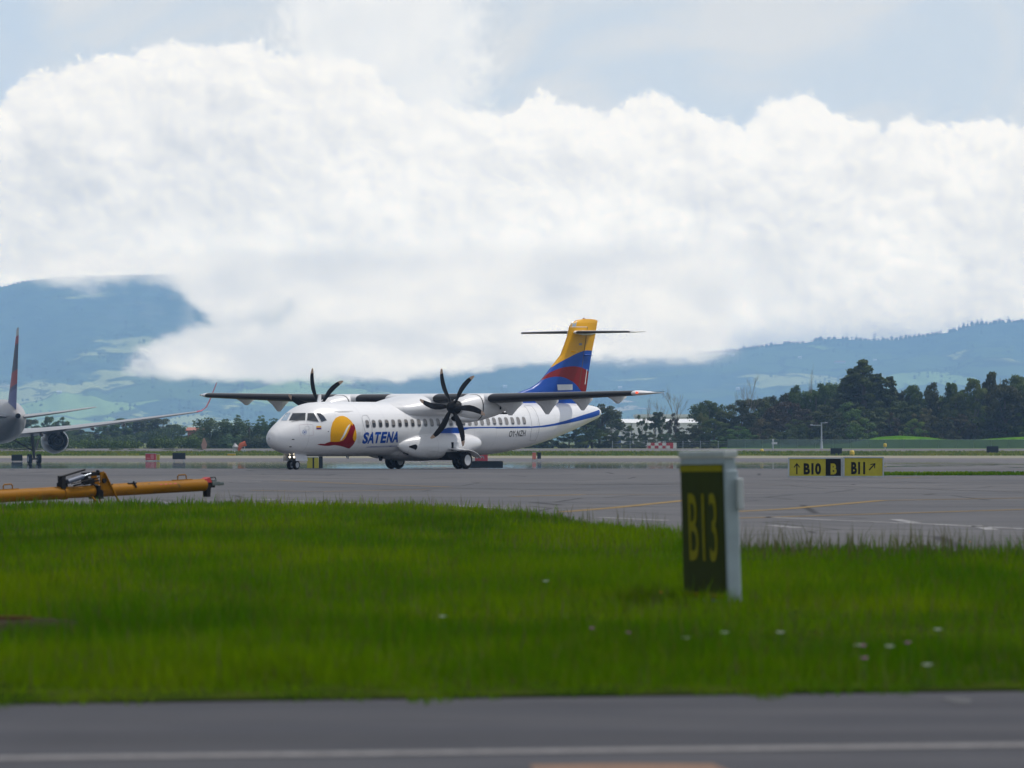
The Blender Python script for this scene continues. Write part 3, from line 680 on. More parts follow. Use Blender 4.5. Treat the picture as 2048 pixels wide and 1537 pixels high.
def bnd(P):
    q = sorted([(p.x, p.z) for p in [cpl(a, b) for a, b in Z3(P)]]); q = [(18.0, q[0][1] + (q[1][1] - q[0][1]) / (q[1][0] - q[0][0]) * (18.0 - q[0][0]))] + q + [(28.0, q[-1][1] + (q[-1][1] - q[-2][1]) / (q[-1][0] - q[-2][0]) * (28.0 - q[-1][0]))]
    return curve(t, fx, q, 18.0, 28.0, 0.0, 10.0)
k1 = fz - bnd([(600, 800), (660, 755), (720, 718), (790, 680), (850, 648), (900, 627), (950, 610), (1000, 600), (1090, 603)])
k2 = fz - bnd([(490, 940), (545, 880), (600, 845), (700, 805), (780, 791), (880, 790), (970, 810), (1050, 850)])
k3 = fz - bnd([(480, 950), (560, 920), (640, 909), (720, 918), (800, 950), (860, 985), (910, 1030), (960, 1085), (1000, 1130)])
c = mix(t, k3.ss(-0.006, 0.006), (0.0, 0.055, 0.33), (0.20, 0.0, 0.004)); c = mix(t, k2.ss(-0.006, 0.006), c, (0.0, 0.055, 0.33)); c = mix(t, k1.ss(-0.006, 0.006), c, (0.64, 0.32, 0.0))
t.links.new(c.s, b.inputs['Base Color']); b.inputs['Roughness'].default_value = 0.35; b.inputs['Specular IOR Level'].default_value = 0.25
fin_o = mb.build('tail_fin', m_fin, plane, smooth=True, auto=50)
decal('tail_placard', [Z3([(675, 1003), (855, 1000), (857, 1066), (682, 1070)])], m_lite, fin_o, BVF, 0.008)
decal('fin_tip_panel', [Z3([(828, 318), (843, 283), (870, 258), (905, 246), (898, 312)])], m_glass2, fin_o, BVF, 0.008)
decal('fin_seam', [Z3([(830, 317), (1030, 319), (1030, 324), (832, 324)])], m_wp, fin_o, BVF, 0.009)
decal('rudder_hinge_line', [Z3([(1030, 320), (1036, 320), (935, 1060), (929, 1060)])], M('hinge_line', (0.10, 0.07, 0.03), 0.6), fin_o, BVF, 0.008)
decal('tail_flag', [Z3([(934, 512), (970, 512), (969, 538), (933, 540)])], m_line, fin_o, BVF, 0.008)
decal('rudder_scuff', [Z3([(1024, 820), (1030, 820), (1008, 1000), (1000, 1000)])], m_wp, fin_o, BVF, 0.008)
for sgn in (-1,):
    for (a, b_) in ((872, 610), (1038, 655)):
        p = cpl(1000 + a / 5.912, 600 + b_ / 5.912, -0.12)
        q = MB(); q.tube([(p.x - 0.4, p.y, p.z), (p.x - 0.2, p.y - .03, p.z), (p.x + 0.15, p.y - .03, p.z), (p.x + 0.42, p.y, p.z)], [0.01, 0.05, 0.05, 0.01], 8); q.build('hinge_fairing', m_yel if b_ < 640 else m_blue, fin_o, smooth=True)
q = MB(); q.tube([cpl(1167.5, 639), cpl(1167.5, 636)], [0.06, 0.03], 8); q.build('beacon', m_red, fin_o)

# ---- wings
def wfoil(x0, ch, th, z, y, tw=0.0, n=15, zl=0.35):
    P = []
    for s_ in (1, -1):
        R_ = range(n) if s_ > 0 else range(n - 2, 0, -1)
        for i in R_:
            c_ = (1 - math.cos(math.pi * i / (n - 1))) / 2
            yt = 5 * th * (0.2969 * math.sqrt(c_) - 0.126 * c_ - 0.3516 * c_**2 + 0.2843 * c_**3 - 0.1036 * c_**4)
            P.append((x0 + ch * c_, y, z + s_ * yt + 0.08 * ch * c_ * (1 - c_) - c_ * ch * tw))
    return P
def wing_st(ay):
    if ay <= 4.9: return 11.05, 2.57, 0.47, 3.405
    q = (ay - 4.9) / (13.5 - 4.9); return 11.05 + 0.33 * q, 2.57 - (2.57 - 1.55) * q, 0.47 - 0.24 * q, 3.405 + 0.24 * q
for s_ in (-1, 1):
    mb = MB(); rg = [wfoil(*wing_st(y), s_ * y, 0.02) for y in (0.0, 1.4, 3.0, 4.9, 6.5, 8.5, 10.5, 12.4, 13.1)]
    st = wing_st(13.3); rg.append(wfoil(st[0] + .18, st[1] - .18, st[2] * .7, st[3] + .01, s_ * 13.35, 0.02)); rg.append(wfoil(st[0] + .55, 1.1, 0.05, st[3] + .02, s_ * 13.55, 0.02)); rg.append(wfoil(st[0] + .95, 0.78, 0.02, st[3] + .03, s_ * 13.7, 0.02))
    mb.loft(rg); wg = mb.build('wing', m_white, plane, smooth=True, auto=50)
    # black de-icing boots wrapped round the leading edge
    for ya, yb in ((1.45, 3.25), (4.75, 12.95)):
        mb = MB(); rg = []
        for y in np.linspace(ya, yb, 9):
            x0, ch, th, z = wing_st(y); P = wfoil(x0, ch, th, z, s_ * y, 0.02, n=41); k = 41
            up = [P[i] for i in range(0, 13)]; lo = [P[-i] for i in range(1, 15)]
            L = lo[::-1] + up; cx, cz = x0 + 0.25 * ch, z
            rg.append([(cx + (p[0] - cx) * 1.0 - 0.008, p[1], cz + (p[2] - cz) * 1.012 + (0.0 if p[2] > cz else -0.004)) for p in L])
        mb.loft(rg, caps=False, close=False); mb.build('de_icing_boot', m_boot, wg, smooth=True, fix=False)
    # flap track fairings
    for ay, dep in ((4.95, .62), (7.15, .66), (9.25, .56), (11.3, .32)):
        x0, ch, th, z = wing_st(ay); zb = z - th * .4; ln = ch / 2.57
        mb = MB(); rg = []
        for xx, dp, hw in ((-1.05, 0.02, .05), (-0.45, .5, .11), (-0.05, 1.0, .12), (0.25, 1.0, .10), (0.75, .42, .07), (1.1, .12, .03)):
            x = 12.55 + xx * ln; rg.append([(x, s_ * ay + hw, zb + .12), (x, s_ * ay + hw * .7, zb - dep * dp * .8), (x, s_ * ay, zb - dep * dp), (x, s_ * ay - hw * .7, zb - dep * dp * .8), (x, s_ * ay - hw, zb + .12)])
        mb.loft(rg); mb.build('flap_fairing', m_white, wg, smooth=True, auto=40)
    # static wicks and tip light
    mb = MB(); mb.tube([(11.42, s_ * 13.22, 3.66), (11.40, s_ * 13.32, 3.66)], [0.06, 0.03], 8)
    mb.build('tip_light', M('red_nav_light', (0.5, 0.02, 0.01), 0.3, emit=((1, 0.12, 0.05), 1.2)) if s_ < 0 else m_lite, wg)
    mb = MB(); mb.prism([(x0_, y0_) for x0_, y0_ in ((12.8, s_ * 13.0), (12.8, s_ * 13.05), (13.45, s_ * 13.45), (13.45, s_ * 13.42))], 3.72, 3.735, 'z'); mb.build('static_wick', m_black, wg)
# wing-to-body fairing on the roof
mb = MB(); mb.loft([ring(x, zt, 2.34 if x < 15 else 2.6, hw, 48, 2.3) for x, zt, _, hw in smooth_st([(8.6, 3.20, 0, 0.9), (9.3, 3.30, 0, 1.28), (10.2, 3.47, 0, 1.50), (11.1, 3.60, 0, 1.57), (12.2, 3.66, 0, 1.58), (13.4, 3.62, 0, 1.56), (14.6, 3.48, 0, 1.45), (15.8, 3.34, 0, 1.22), (16.8, 3.24, 0, 0.95)], 0.3)])
mb.build('wing_root_fairing', m_white, plane, smooth=True, auto=50)

# ---- engines and propellers
m_blade, t, b = newmat('propeller_black'); rr_ = sep(t, objco(t)); rad = (rr_[1] * rr_[1] + rr_[2] * rr_[2]).pow(0.5)
c = mix(t, rad.gt(1.74), (0.010, 0.010, 0.012), (0.50, 0.36, 0.27)); t.links.new(c.s, b.inputs['Base Color']); b.inputs['Roughness'].default_value = 0.5; b.inputs['Specular IOR Level'].default_value = 0.2
def blade_ring(r, ch, th, sw, tw):
    """section of a blade standing along z: chord in y-x, swept by sw"""
    P = []
    for a, b_ in ((-.5, 0), (-.3, .5), (0, .6), (.3, .4), (.5, 0), (.3, -.4), (0, -.5), (-.3, -.4)):
        x, y = a * ch, b_ * th; P.append((x * math.sin(tw) + y * math.cos(tw), sw + x * math.cos(tw) - y * math.sin(tw), r))
    return P
for s_, a_off in ((-1, -25), (1, -17)):
    yc = s_ * 4.05
    eng = MB()
    st = smooth_st([(9.42, 3.31, 2.52, 0.40), (9.7, 3.42, 2.42, 0.48), (10.2, 3.52, 2.36, 0.55), (11.0, 3.62, 2.36, 0.60), (11.9, 3.66, 2.47, 0.60), (12.8, 3.60, 2.68, 0.55), (13.5, 3.50, 2.98, 0.42), (14.1, 3.40, 3.2, 0.22)], 0.25)
    eng.loft([ring(x, a, b_, c_, 40, 2.5, yc) for x, a, b_, c_ in st]); nac = eng.build('engine_nacelle', m_white, plane, smooth=True, auto=50)
    q = MB(); q.loft([ring(x, a, b_, c_, 24, 2.0, yc) for x, a, b_, c_ in [(9.35, 2.60, 2.30, .27), (9.6, 2.66, 2.22, .32), (10.4, 2.7, 2.24, .36), (11.4, 2.8, 2.36, .36), (12.4, 3.0, 2.55, .26), (12.9, 3.1, 2.75, .12)]]); q.build('intake_duct', m_white, nac, smooth=True, auto=50)
    q = MB(); q.loft([ring(x, a, b_, c_, 24, 2.0, yc) for x, a, b_, c_ in [(9.335, 2.575, 2.32, .235), (9.345, 2.57, 2.325, .23)]]); q.build('air_intake', m_dark, nac)
    q = MB(); q.loft([ring(10.80, 3.612, 2.345, 0.603, 40, 2.5, yc), ring(10.86, 3.617, 2.345, 0.606, 40, 2.5, yc)]); q.build('cowling_band', m_boot, nac, smooth=True, auto=50)
    q = MB(); q.box((12.25, yc - .60 if s_ < 0 else yc + .60, 3.1), (0.10, 0.03, 0.42)); q.build('side_vent', m_dark, nac); q = MB(); q.box((13.0, yc, 2.71), (0.5, 0.6, 0.1)); q.build('exhaust_vent', m_dark, nac)
    pr = empty('propeller', (9.12, yc, 2.98)); pr.parent = plane
    q = MB(); q.loft([[(x, r * math.cos(a), r * math.sin(a)) for a in np.linspace(0, 2 * math.pi, 25)[:-1]] for x, r in ((-0.34, 0.02), (-0.31, .10), (-0.24, .18), (-0.12, .26), (0.02, .31), (0.2, .34), (0.30, .34))])
    q.build('spinner', m_black, pr, smooth=True, auto=50)
    for k in range(6):
        a = R(a_off + 60 * k)
        q = MB(); q.loft([blade_ring(*r) for r in ((.25, .15, .12, 0, .5), (.42, .20, .09, .0, .35), (.7, .27, .06, .035, .28), (1.0, .30, .045, .05, .2), (1.3, .29, .035, .02, .15), (1.6, .25, .03, -.05, .1), (1.82, .19, .02, -.13, .08), (1.965, .09, .012, -.20, .05))])
        o = q.build('blade', m_blade, pr, smooth=True, auto=60); me = o.data; me.transform(Matrix.Rotation(a, 4, 'X'))
# ---- tailplane
for s_ in (-1, 1):
    mb = MB(); rg = [wfoil(24.75 + .35 * y / 3.65, 1.62 - .62 * y / 3.65, .17 - .07 * y / 3.65, 6.84, s_ * y) for y in (0, .6, 1.6, 2.6, 3.35)] + [wfoil(25.3, .82, .05, 6.85, s_ * 3.55), wfoil(25.75, .4, .02, 6.86, s_ * 3.66)]
    mb.loft(rg); tp = mb.build('tailplane', m_white, plane, smooth=True, auto=50)
    mb = MB(); rg = []
    for y in np.linspace(.28, 3.36, 6):
        P = wfoil(24.75 + .35 * y / 3.65, 1.62 - .62 * y / 3.65, .17 - .07 * y / 3.65, 6.84, s_ * y, n=41); L = [P[-i] for i in range(1, 11)][::-1] + P[:10]
        rg.append([(p[0] - .008, p[1], 6.84 + (p[2] - 6.84) * 1.06) for p in L])
    mb.loft(rg, caps=False, close=False); mb.build('de_icing_boot', m_boot, tp, smooth=True, fix=False)
mb = MB(); mb.loft([ring(x, a, b_, c_, 20, 2, 0) for x, a, b_, c_ in [(24.55, 6.87, 6.81, .03), (24.9, 6.99, 6.7, .17), (25.6, 7.02, 6.66, .2), (26.4, 6.95, 6.72, .14), (26.9, 6.86, 6.8, .03)]]); mb.build('bullet_fairing', m_white, plane, smooth=True)
# ---- belly: landing gear sponsons
for s_ in (-1, 1):
    mb = MB(); st = smooth_st([(8.55, 1.25, 1.05, .05), (8.9, 1.42, .84, .22), (9.5, 1.58, .62, .42), (10.3, 1.70, .50, .60), (11.2, 1.75, .46, .72), (12.2, 1.76, .50, .78), (13.2, 1.75, .62, .76), (14.0, 1.70, .76, .66), (14.6, 1.60, .9, .5), (15.0, 1.45, 1.05, .28), (15.12, 1.32, 1.18, .1)], 0.2)
    mb.loft([ring(x, a, b_, c_ , 32, 2.3, s_ * (1.22)) for x, a, b_, c_ in st]); so_ = mb.build('gear_sponson', m_white, plane, smooth=True, auto=55)
    if s_ < 0:
        BVS = BVHTree.FromPolygons([Vector(v) for v in mb.v], mb.f)
        decal('air_inlet', [Z2([(215, 1098), (240, 1090), (270, 1080), (295, 1077), (312, 1095), (308, 1120), (292, 1142), (270, 1130), (235, 1118), (218, 1112)])], m_dark, so_, BVS, 0.01)
        decal('lower_inlet', [Z2([(120, 1170), (160, 1168), (215, 1185), (205, 1196), (160, 1190), (128, 1182)])], m_dark, so_, BVS, 0.01)
mb = MB(); mb.loft([ring(x, 1.2, b_, c_, 32, 2.2, 0) for x, _, b_, c_ in [(8.3, 0, .75, .5), (9.3, 0, .50, 1.1), (10.5, 0, .40, 1.35), (12.0, 0, .38, 1.4), (13.5, 0, .45, 1.3), (14.8, 0, .58, 1.0), (16.0, 0, .75, .5)]]); mb.build('belly_fairing', m_white, plane, smooth=True, auto=55)
# ---- main gear
def wheel(parent, x, y, r, wdt, rim=m_grey):
    q = MB(); prf = [(-.5, .62), (-.5, .86), (-.36, .97), (-.15, 1), (.15, 1), (.36, .97), (.5, .86), (.5, .62)]
    q.loft([[(x + r * rr * math.cos(a), y + wdt * w_, r + r * rr * math.sin(a)) for a in np.linspace(0, 2 * math.pi, 33)[:-1]] for w_, rr in prf]); ty = q.build('tyre', m_black, parent, smooth=True, auto=50)
    q = MB(); prf = [(-.51, .60), (-.40, .5), (-.38, .2), (-.47, .16), (-.47, .02), (.47, .02), (.47, .16), (.38, .2), (.40, .5), (.51, .60)]
    q.loft([[(x + r * rr * math.cos(a), y + wdt * w_, r + r * rr * math.sin(a)) for a in np.linspace(0, 2 * math.pi, 25)[:-1]] for w_, rr in prf]); q.build('rim', rim, parent, smooth=True, auto=40)
for s_ in (-1, 1):
    g = empty('main_landing_gear', (12.65, 0, 0)); g.parent = plane; yc = s_ * 2.05
    for o_ in (-.21, .21): wheel(g, 0, yc + o_, .43, .26, M('pale_wheel_rim', (0.5, 0.52, 0.55), 0.4))
    q = MB(); q.tube([(0, yc - .2, .43), (0, yc + .2, .43)], .06, 10); q.tube([(0, yc, .43), (-.55, s_ * 1.85, .72), (-.75, s_ * 1.6, .95)], [.08, .10, .11], 10); q.tube([(0.05, yc, .48), (.1, s_ * 1.75, .95)], .065, 10); q.tube([(-.4, s_ * 2, .6), (-.1, s_ * 1.9, 1.0)], .035, 8)
    q.build('strut', M('dark_gear_metal', (0.06, 0.06, 0.065), 0.5, 0.4), g)
    q = MB(); q.box((-.35, s_ * 1.72, .66), (1.6, .7, .34)); q.box((-.7, s_ * 1.35, .52), (1.1, .5, .2)); q.build('wheel_well', m_dark, g)  # solid near-black boxes stand in for the shade inside the well
    # curved gear door hanging over the wheels
    q = MB(); P = [(-1.05, .98), (-.6, 1.0), (-.1, .99), (.3, .93), (.65, .80), (.95, .60)]
    rg = []
    for x, z in P: rg.append([(x, s_ * 2.0, z + .02), (x, s_ * 2.52, z - .05), (x + .02, s_ * 2.52, z - .085), (x + .02, s_ * 2.0, z - .02)])
    q.loft(rg); q.build('gear_door', m_white, g, smooth=True, auto=30)
    q = MB(); q.box((-.45, s_ * 2.02, 1.12), (.42, .03, .34)); q.build('gear_flap', m_lite, g)
    q = MB(); q.box((-.72, s_ * 1.99, 1.1), (.14, .04, .4)); q.build('gear_slot', m_dark, g)
# ---- nose gear
g = empty('nose_landing_gear', (1.88, 0, 0)); g.parent = plane
for o_ in (-.17, .17): wheel(g, 0.0, o_, .225, .16)
q = MB(); q.tube([(0, -.17, .225), (0, .17, .225)], .04, 8); q.tube([(0, 0, .225), (.06, 0, .9)], .065, 10); q.tube([(.06, 0, .45), (.6, 0, .78)], .035, 8); q.box((-.02, 0, .52), (.1, .24, .12)); q.build('strut', MATS['dark_gear_metal'], g)
for s_ in (-1, 1):
    q = MB(); q.box((.15, s_ * .36, .58), (.9, .025, .34), M4=Matrix.Rotation(s_ * R(14), 3, 'X')); q.build('gear_door', m_lite if s_ < 0 else m_white, g)
    q = MB(); q.tube([(-.10, s_ * .13, .60), (-.04, s_ * .13, .60)], [.06, .04], 14); lh = q.build('light_housing', m_grey, g)
    q = MB(); q.tube([(-.115, s_ * .13, .60), (-.102, s_ * .13, .60)], [.04, .045], 14); q.build('taxi_light', M('taxi_lamp', (1, 1, 1), 0.3, emit=((1, 0.86, 0.62), 5.0)), g)
# ---- aerials
q = MB(); q.prism([(3.72, 3.18), (4.02, 3.18), (4.02, 3.58), (3.88, 3.58)], -.03, .03); q.build('blade_antenna', m_white, plane)
q = MB(); q.prism([(6.0, .66), (6.25, .66), (6.2, .50), (6.1, .50)], -.02, .02); q.build('belly_antenna', m_white, plane)
q = MB(); q.prism([(16.5, .68), (16.8, .68), (16.75, .50), (16.6, .50)], -.02, .02); q.build('belly_antenna', m_white, plane)
q = MB(); q.prism([(8.6, .66), (8.95, .66), (8.85, .40), (8.7, .40)], -.03, .03); q.build('drain_mast', m_dark, plane)
q = MB(); q.tube([(27.05, 0, 2.84), (27.2, 0, 2.82)], [.12, .05], 12); q.build('tail_light', m_lite, plane)

# ================================================================== JET AIRLINER seen from behind
PS = R(10.6)
jet = empty('jet_airliner', (X(35, 715), 715, -1.42), R(90) + PS, 'white jet airliner seen from behind with a navy and red tail fin and red winglet', 'airplane')
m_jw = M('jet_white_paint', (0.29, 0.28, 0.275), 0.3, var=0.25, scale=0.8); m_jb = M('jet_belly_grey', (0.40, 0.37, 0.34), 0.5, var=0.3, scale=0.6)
mb = MB(); st = smooth_st([(-0.6, 5.85, 5.45, .2), (0.4, 6.1, 5.2, .45), (3, 6.75, 4.5, 1.05), (7, 7.3, 3.6, 1.7), (12, 7.6, 2.8, 2.25), (17, 7.68, 2.45, 2.5), (22, 7.7, 2.4, 2.52), (44, 7.7, 2.4, 2.52), (48, 7.4, 2.5, 2.2), (51, 6.6, 2.9, 1.4), (52.5, 5.6, 3.6, .6), (52.8, 5.0, 4.2, .1)], 1.0)
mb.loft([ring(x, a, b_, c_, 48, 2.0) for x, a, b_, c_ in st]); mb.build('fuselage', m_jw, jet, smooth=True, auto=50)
mb = MB(); mb.tube([(-.75, 0, 5.65), (-.4, 0, 5.65)], [.30, .30], 16); mb.build('tail_cone_exhaust', m_dark, jet)
m_jf, t, b = newmat('jet_fin_paint'); fx, fy, fz = sep(t, objco(t)); kk = fz + fx * 0.12
c = mix(t, kk.gt(9.0), (0.10, 0.10, 0.28), (0.05, 0.05, 0.16)); c = mix(t, kk.gt(9.5) * ((kk.gt(11.1)) * -1.0 + 1.0), c, (0.34, 0.008, 0.015)); c = mix(t, kk.gt(11.1), c, (0.02, 0.022, 0.07)); c = mix(t, kk.gt(14.0), c, (0.34, 0.008, 0.02)); c = mix(t, kk.gt(14.9), c, (0.45, 0.45, 0.45))
t.links.new(c.s, b.inputs['Base Color']); b.inputs['Roughness'].default_value = 0.4; b.inputs['Specular IOR Level'].default_value = 0.15
mb = MB(); rg = []
for z, x0, x1, th in ((6.4, 9.2, 1.4, .9), (8, 7.9, 0.9, .8), (10, 5.8, .2, .62), (12, 3.9, -.4, .48), (14, 2.0, -1.0, .34), (15.7, .6, -1.5, .22), (15.9, .1, -1.5, .1)):
    rg.append([(q[0], q[1], z) for q in foil(x0, x1, th * .9, z)])
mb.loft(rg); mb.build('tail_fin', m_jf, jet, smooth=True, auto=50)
for s_ in (-1, 1):
    mb = MB(); rg = []
    for y, x0, x1, th, z in ((1.0, 7.6, 2.2, .55, 5.55), (3, 6.3, 1.6, .42, 5.80), (6, 4.3, .8, .28, 6.2), (9, 2.2, 0.0, .16, 6.65), (9.3, 1.3, 0, .06, 6.7)):
        rg.append([(q[0], s_ * y, z + q[1]) for q in foil(x0, x1, th, 0)])
    mb.loft(rg); mb.build('tailplane', m_jw, jet, smooth=True, auto=50)
    mb = MB(); rg = []
    for y, x0, x1, th, z in ((1.8, 31.5, 21.8, 1.2, 3.55), (6, 28.6, 20.9, .85, 3.95), (9, 26.6, 20.3, .65, 4.3), (14, 23.4, 18.9, .45, 4.95), (20, 19.6, 17.2, .3, 5.75), (23.2, 17.5, 16.0, .2, 6.2)):
        rg.append([(q[0], s_ * y, z + q[1]) for q in foil(x0, x1, th, 0)])
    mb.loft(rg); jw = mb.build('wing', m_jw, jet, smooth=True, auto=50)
    mb = MB(); rg = []
    for y, x0, x1, th, z in ((23.2, 17.5, 16.0, .2, 6.2), (23.8, 17.0, 15.7, .16, 6.35), (24.3, 16.7, 15.4, .15, 6.75), (24.6, 16.3, 15.1, .14, 7.4), (25.0, 15.5, 14.6, .12, 8.6), (25.35, 14.7, 14.1, .08, 9.7)):
        rg.append([(q[0], s_ * y + (0 if z < 6.5 else q[1]), z + (q[1] if z < 6.5 else 0)) for q in foil(x0, x1, th, 0)])
    mb.loft(rg); mb.build('winglet', M('winglet_red', (0.62, 0.03, 0.06), 0.35), jw, smooth=True, auto=50)
    for y in (5.2, 11.2, 14.8):
        xx = float(np.interp(y, [1.8, 6, 9, 14, 20], [21.8, 20.9, 20.3, 18.9, 17.2])); zz = float(np.interp(y, [1.8, 6, 9, 14, 20], [3.5, 3.9, 4.25, 4.9, 5.7]))
        mb = MB(); mb.tube([(xx + 2.2, s_ * y, zz - .35), (xx + .6, s_ * y, zz - .4), (xx - .5, s_ * y, zz - .2)], [.15, .2, .05], 8); mb.build('flap_fairing', m_jw, jw, smooth=True)
    e = empty('engine', (0, 0, 0)); e.parent = jet; yc = s_ * 7.5
    def er(x, r, zc=2.75): return [(x, yc + r * math.cos(a), zc + r * math.sin(a)) for a in np.linspace(0, 2 * math.pi, 33)[:-1]]
    mb = MB(); mb.loft([er(25.4, 1.16), er(25.0, 1.20), er(26.5, 1.46), (er(28.5, 1.56)), er(30, 1.52), er(30.8, 1.35), er(30.6, 1.2), er(27, 1.2), er(25.4, 1.16)], caps=False); mb.build('nacelle', m_jw, e, smooth=True, auto=50)
    mb = MB(); mb.loft([er(26.2, 1.19), er(26.25, .02)], caps=False); mb.build('fan_duct', m_dark, e)
    mb = MB(); mb.loft([er(26.5, .85), er(25.0, .72), er(24.2, .58), er(24.25, .5), er(25, .45)], caps=False); mb.build('core_nozzle', M('burnt_metal', (0.06, 0.055, 0.05), 0.4, 0.8), e, smooth=True)
    mb = MB(); mb.loft([er(25.0, .32), er(24.0, .22), er(23.3, .04)]); mb.build('exhaust_plug', MATS['burnt_metal'], e, smooth=True)
    mb = MB(); mb.prism([(30, 4.1), (24.6, 3.95), (24.2, 3.5), (25.4, 3.3), (29, 4.0)], yc - .18, yc + .18); mb.build('pylon', m_jw, e)
    g = empty('main_landing_gear', (25, 0, 0)); g.parent = jet; yc2 = s_ * 4.65
    for ox in (-.7, .7):
        for oy in (-.55, .55): wheel(g, ox, yc2 + oy, .58, .42)
    q = MB(); q.box((0, yc2, .58), (1.6, .2, .2)); q.tube([(-.7, yc2 - .5, .58), (-.7, yc2 + .5, .58)], .1, 8); q.tube([(.7, yc2 - .5, .58), (.7, yc2 + .5, .58)], .1, 8); q.tube([(0, yc2, .6), (0, s_ * 4.4, 3.4)], [.16, .2], 10); q.tube([(0, s_ * 4.6, 1.5), (0, s_ * 1.9, 3.0)], .09, 8); q.tube([(0, s_ * 4.6, 1.2), (1.6, s_ * 4.4, 3.0)], .07, 8)
    q.build('strut', M('dark_gear_metal'), g)
    q = MB(); q.box((0.2, s_ * 5.05, 2.3), (1.8, .06, 1.3), M4=Matrix.Rotation(s_ * R(-14), 3, 'X')); q.build('gear_door', m_jb, g)
g = empty('nose_landing_gear', (47.5, 0, 0)); g.parent = jet
for oy in (-.3, .3): wheel(g, 0, oy, .45, .3)
q = MB(); q.tube([(0, 0, .45), (0, 0, 2.6)], .12, 8); q.tube([(0, -.3, .45), (0, .3, .45)], .07, 8); q.build('strut', M('dark_gear_metal'), g)
# ================================================================== SIGNS
def solid_text(s, mat, parent, x0, z0, w, h, y, name='lettering', bold=0.02, flip=False):
    """raised letters on a panel that faces local -Y; lower left corner (x0, z0)"""
    V, Fc, _ = text_mesh(s, bold=bold); mb = MB(); P = [(x0 + a * w, y, z0 + b * h) for a, b in V]
    mb.add(P, Fc); return mb.build(name, mat, parent, fix=False)
def poly_part(polys, mat, parent, y, name):
    mb = MB()
    for P in polys: mb.add([(a, y, b) for a, b in P], [tuple(range(len(P)))])
    return mb.build(name, mat, parent, fix=False)
m_sy = M('sign_yellow', (0.40, 0.36, 0.004), 0.45, var=0.25, scale=6); m_sb = M('sign_black', (0.006, 0.007, 0.007), 0.6, spec=0.15); m_sf = M('sign_frame_grey', (0.40, 0.45, 0.48), 0.5, var=0.3)
m_green = M('sign_dark_olive', (0.034, 0.046, 0.001), 0.7, var=0.3, scale=3, spec=0.05); m_sred = M('sign_red', (0.42, 0.008, 0.014), 0.5)
# two yellow location signs on the far side of the apron
d = 233.0; s = d / F
def frame(mb, w, h, t=0.05, dp=0.22):
    for c, dd in (((w / 2, 0, h - t / 2), (w, dp, t)), ((w / 2, 0, t / 2), (w, dp, t)), ((t / 2, 0, h / 2), (t, dp - .006, h - 2 * t)), ((w - t / 2, 0, h / 2), (t, dp - .006, h - 2 * t))): mb.box(c, dd)
s1 = empty('taxiway_sign', (X(1576, d), d, 0), 0, 'yellow and black sign reading B10 B with an upward arrow, beside the apron', 'sign', 'yellow taxiway signs')
w1 = 109 * s; h1 = 39.5 * s
k = MB(); frame(k, w1, h1); k.build('frame', m_sf, s1)
k = MB(); k.box((0.05 + 36.2 * s, 0, h1 / 2), (72.4 * s, .16, h1 - .1)); k.build('yellow_panel', m_sy, s1)
k = MB(); k.box((0.05 + 72.4 * s + 15.2 * s, 0, h1 / 2), (30.4 * s, .156, h1 - .1)); k.build('black_panel', m_sb, s1)
solid_text('B10', m_sb, s1, 31 * s, 5 * s, 35 * s, 23.5 * s, -.084, bold=0.05); solid_text('B', m_sy, s1, 85 * s, 5.5 * s, 12 * s, 22 * s, -.084, bold=0.05)
ax = 17.5 * s; poly_part([[(ax - 1.2 * s, 6 * s), (ax + 1.2 * s, 6 * s), (ax + 1.2 * s, 27 * s), (ax - 1.2 * s, 27 * s)], [(ax - 6.2 * s, 20.5 * s), (ax - 5 * s, 18.7 * s), (ax, 25.5 * s), (ax + 5 * s, 18.7 * s), (ax + 6.2 * s, 20.5 * s), (ax, 29 * s)]], m_sb, s1, -.084, 'arrow')
k = MB(); [k.box((q, 0, -.02), (.1, .3, .06)) for q in (.3, w1 / 2, w1 - .3)]; k.build('foot', m_sf, s1)
s2 = empty('taxiway_sign', (X(1686, d), d - .02, 0), 0, 'yellow sign reading B11 with an arrow pointing up and right, beside the apron', 'sign', 'yellow taxiway signs')
w2 = 81.5 * s; h2 = 41 * s
k = MB(); frame(k, w2, h2); k.build('frame', m_sf, s2)
k = MB(); k.box((w2 / 2, 0, h2 / 2), (w2 - .1, .16, h2 - .1)); k.build('yellow_panel', m_sy, s2)
solid_text('B11', m_sb, s2, 16 * s, 6 * s, 28 * s, 24.5 * s, -.084, bold=0.05)
def rot(P, a, c): return [(c[0] + (x - c[0]) * math.cos(a) - (y - c[1]) * math.sin(a), c[1] + (x - c[0]) * math.sin(a) + (y - c[1]) * math.cos(a)) for x, y in P]
ax = 58 * s; az = 21 * s; q = [[(ax - 1.2 * s, az - 9 * s), (ax + 1.2 * s, az - 9 * s), (ax + 1.2 * s, az + 8 * s), (ax - 1.2 * s, az + 8 * s)], [(ax - 6.2 * s, az + 1.5 * s), (ax - 5 * s, az), (ax, az + 7 * s), (ax + 5 * s, az), (ax + 6.2 * s, az + 1.5 * s), (ax, az + 10 * s)]]
poly_part([rot(p, R(-42), (ax, az)) for p in q], m_sb, s2, -.084, 'arrow')
k = MB(); [k.box((q_, 0, -.02), (.1, .3, .06)) for q_ in (.3, w2 - .3)]; k.build('foot', m_sf, s2)
# large green sign in the verge, seen almost edge-on; local -Y is the lettered face
dn = 51.5; L_, T_, H_ = 1.44, 0.098, 1.25
s3 = empty('taxiway_sign', (X(1457, dn), dn, 0), math.atan2(1.46, -0.345), 'tall narrow dark green sign with yellow B13 lettering standing in the foreground grass', 'sign')
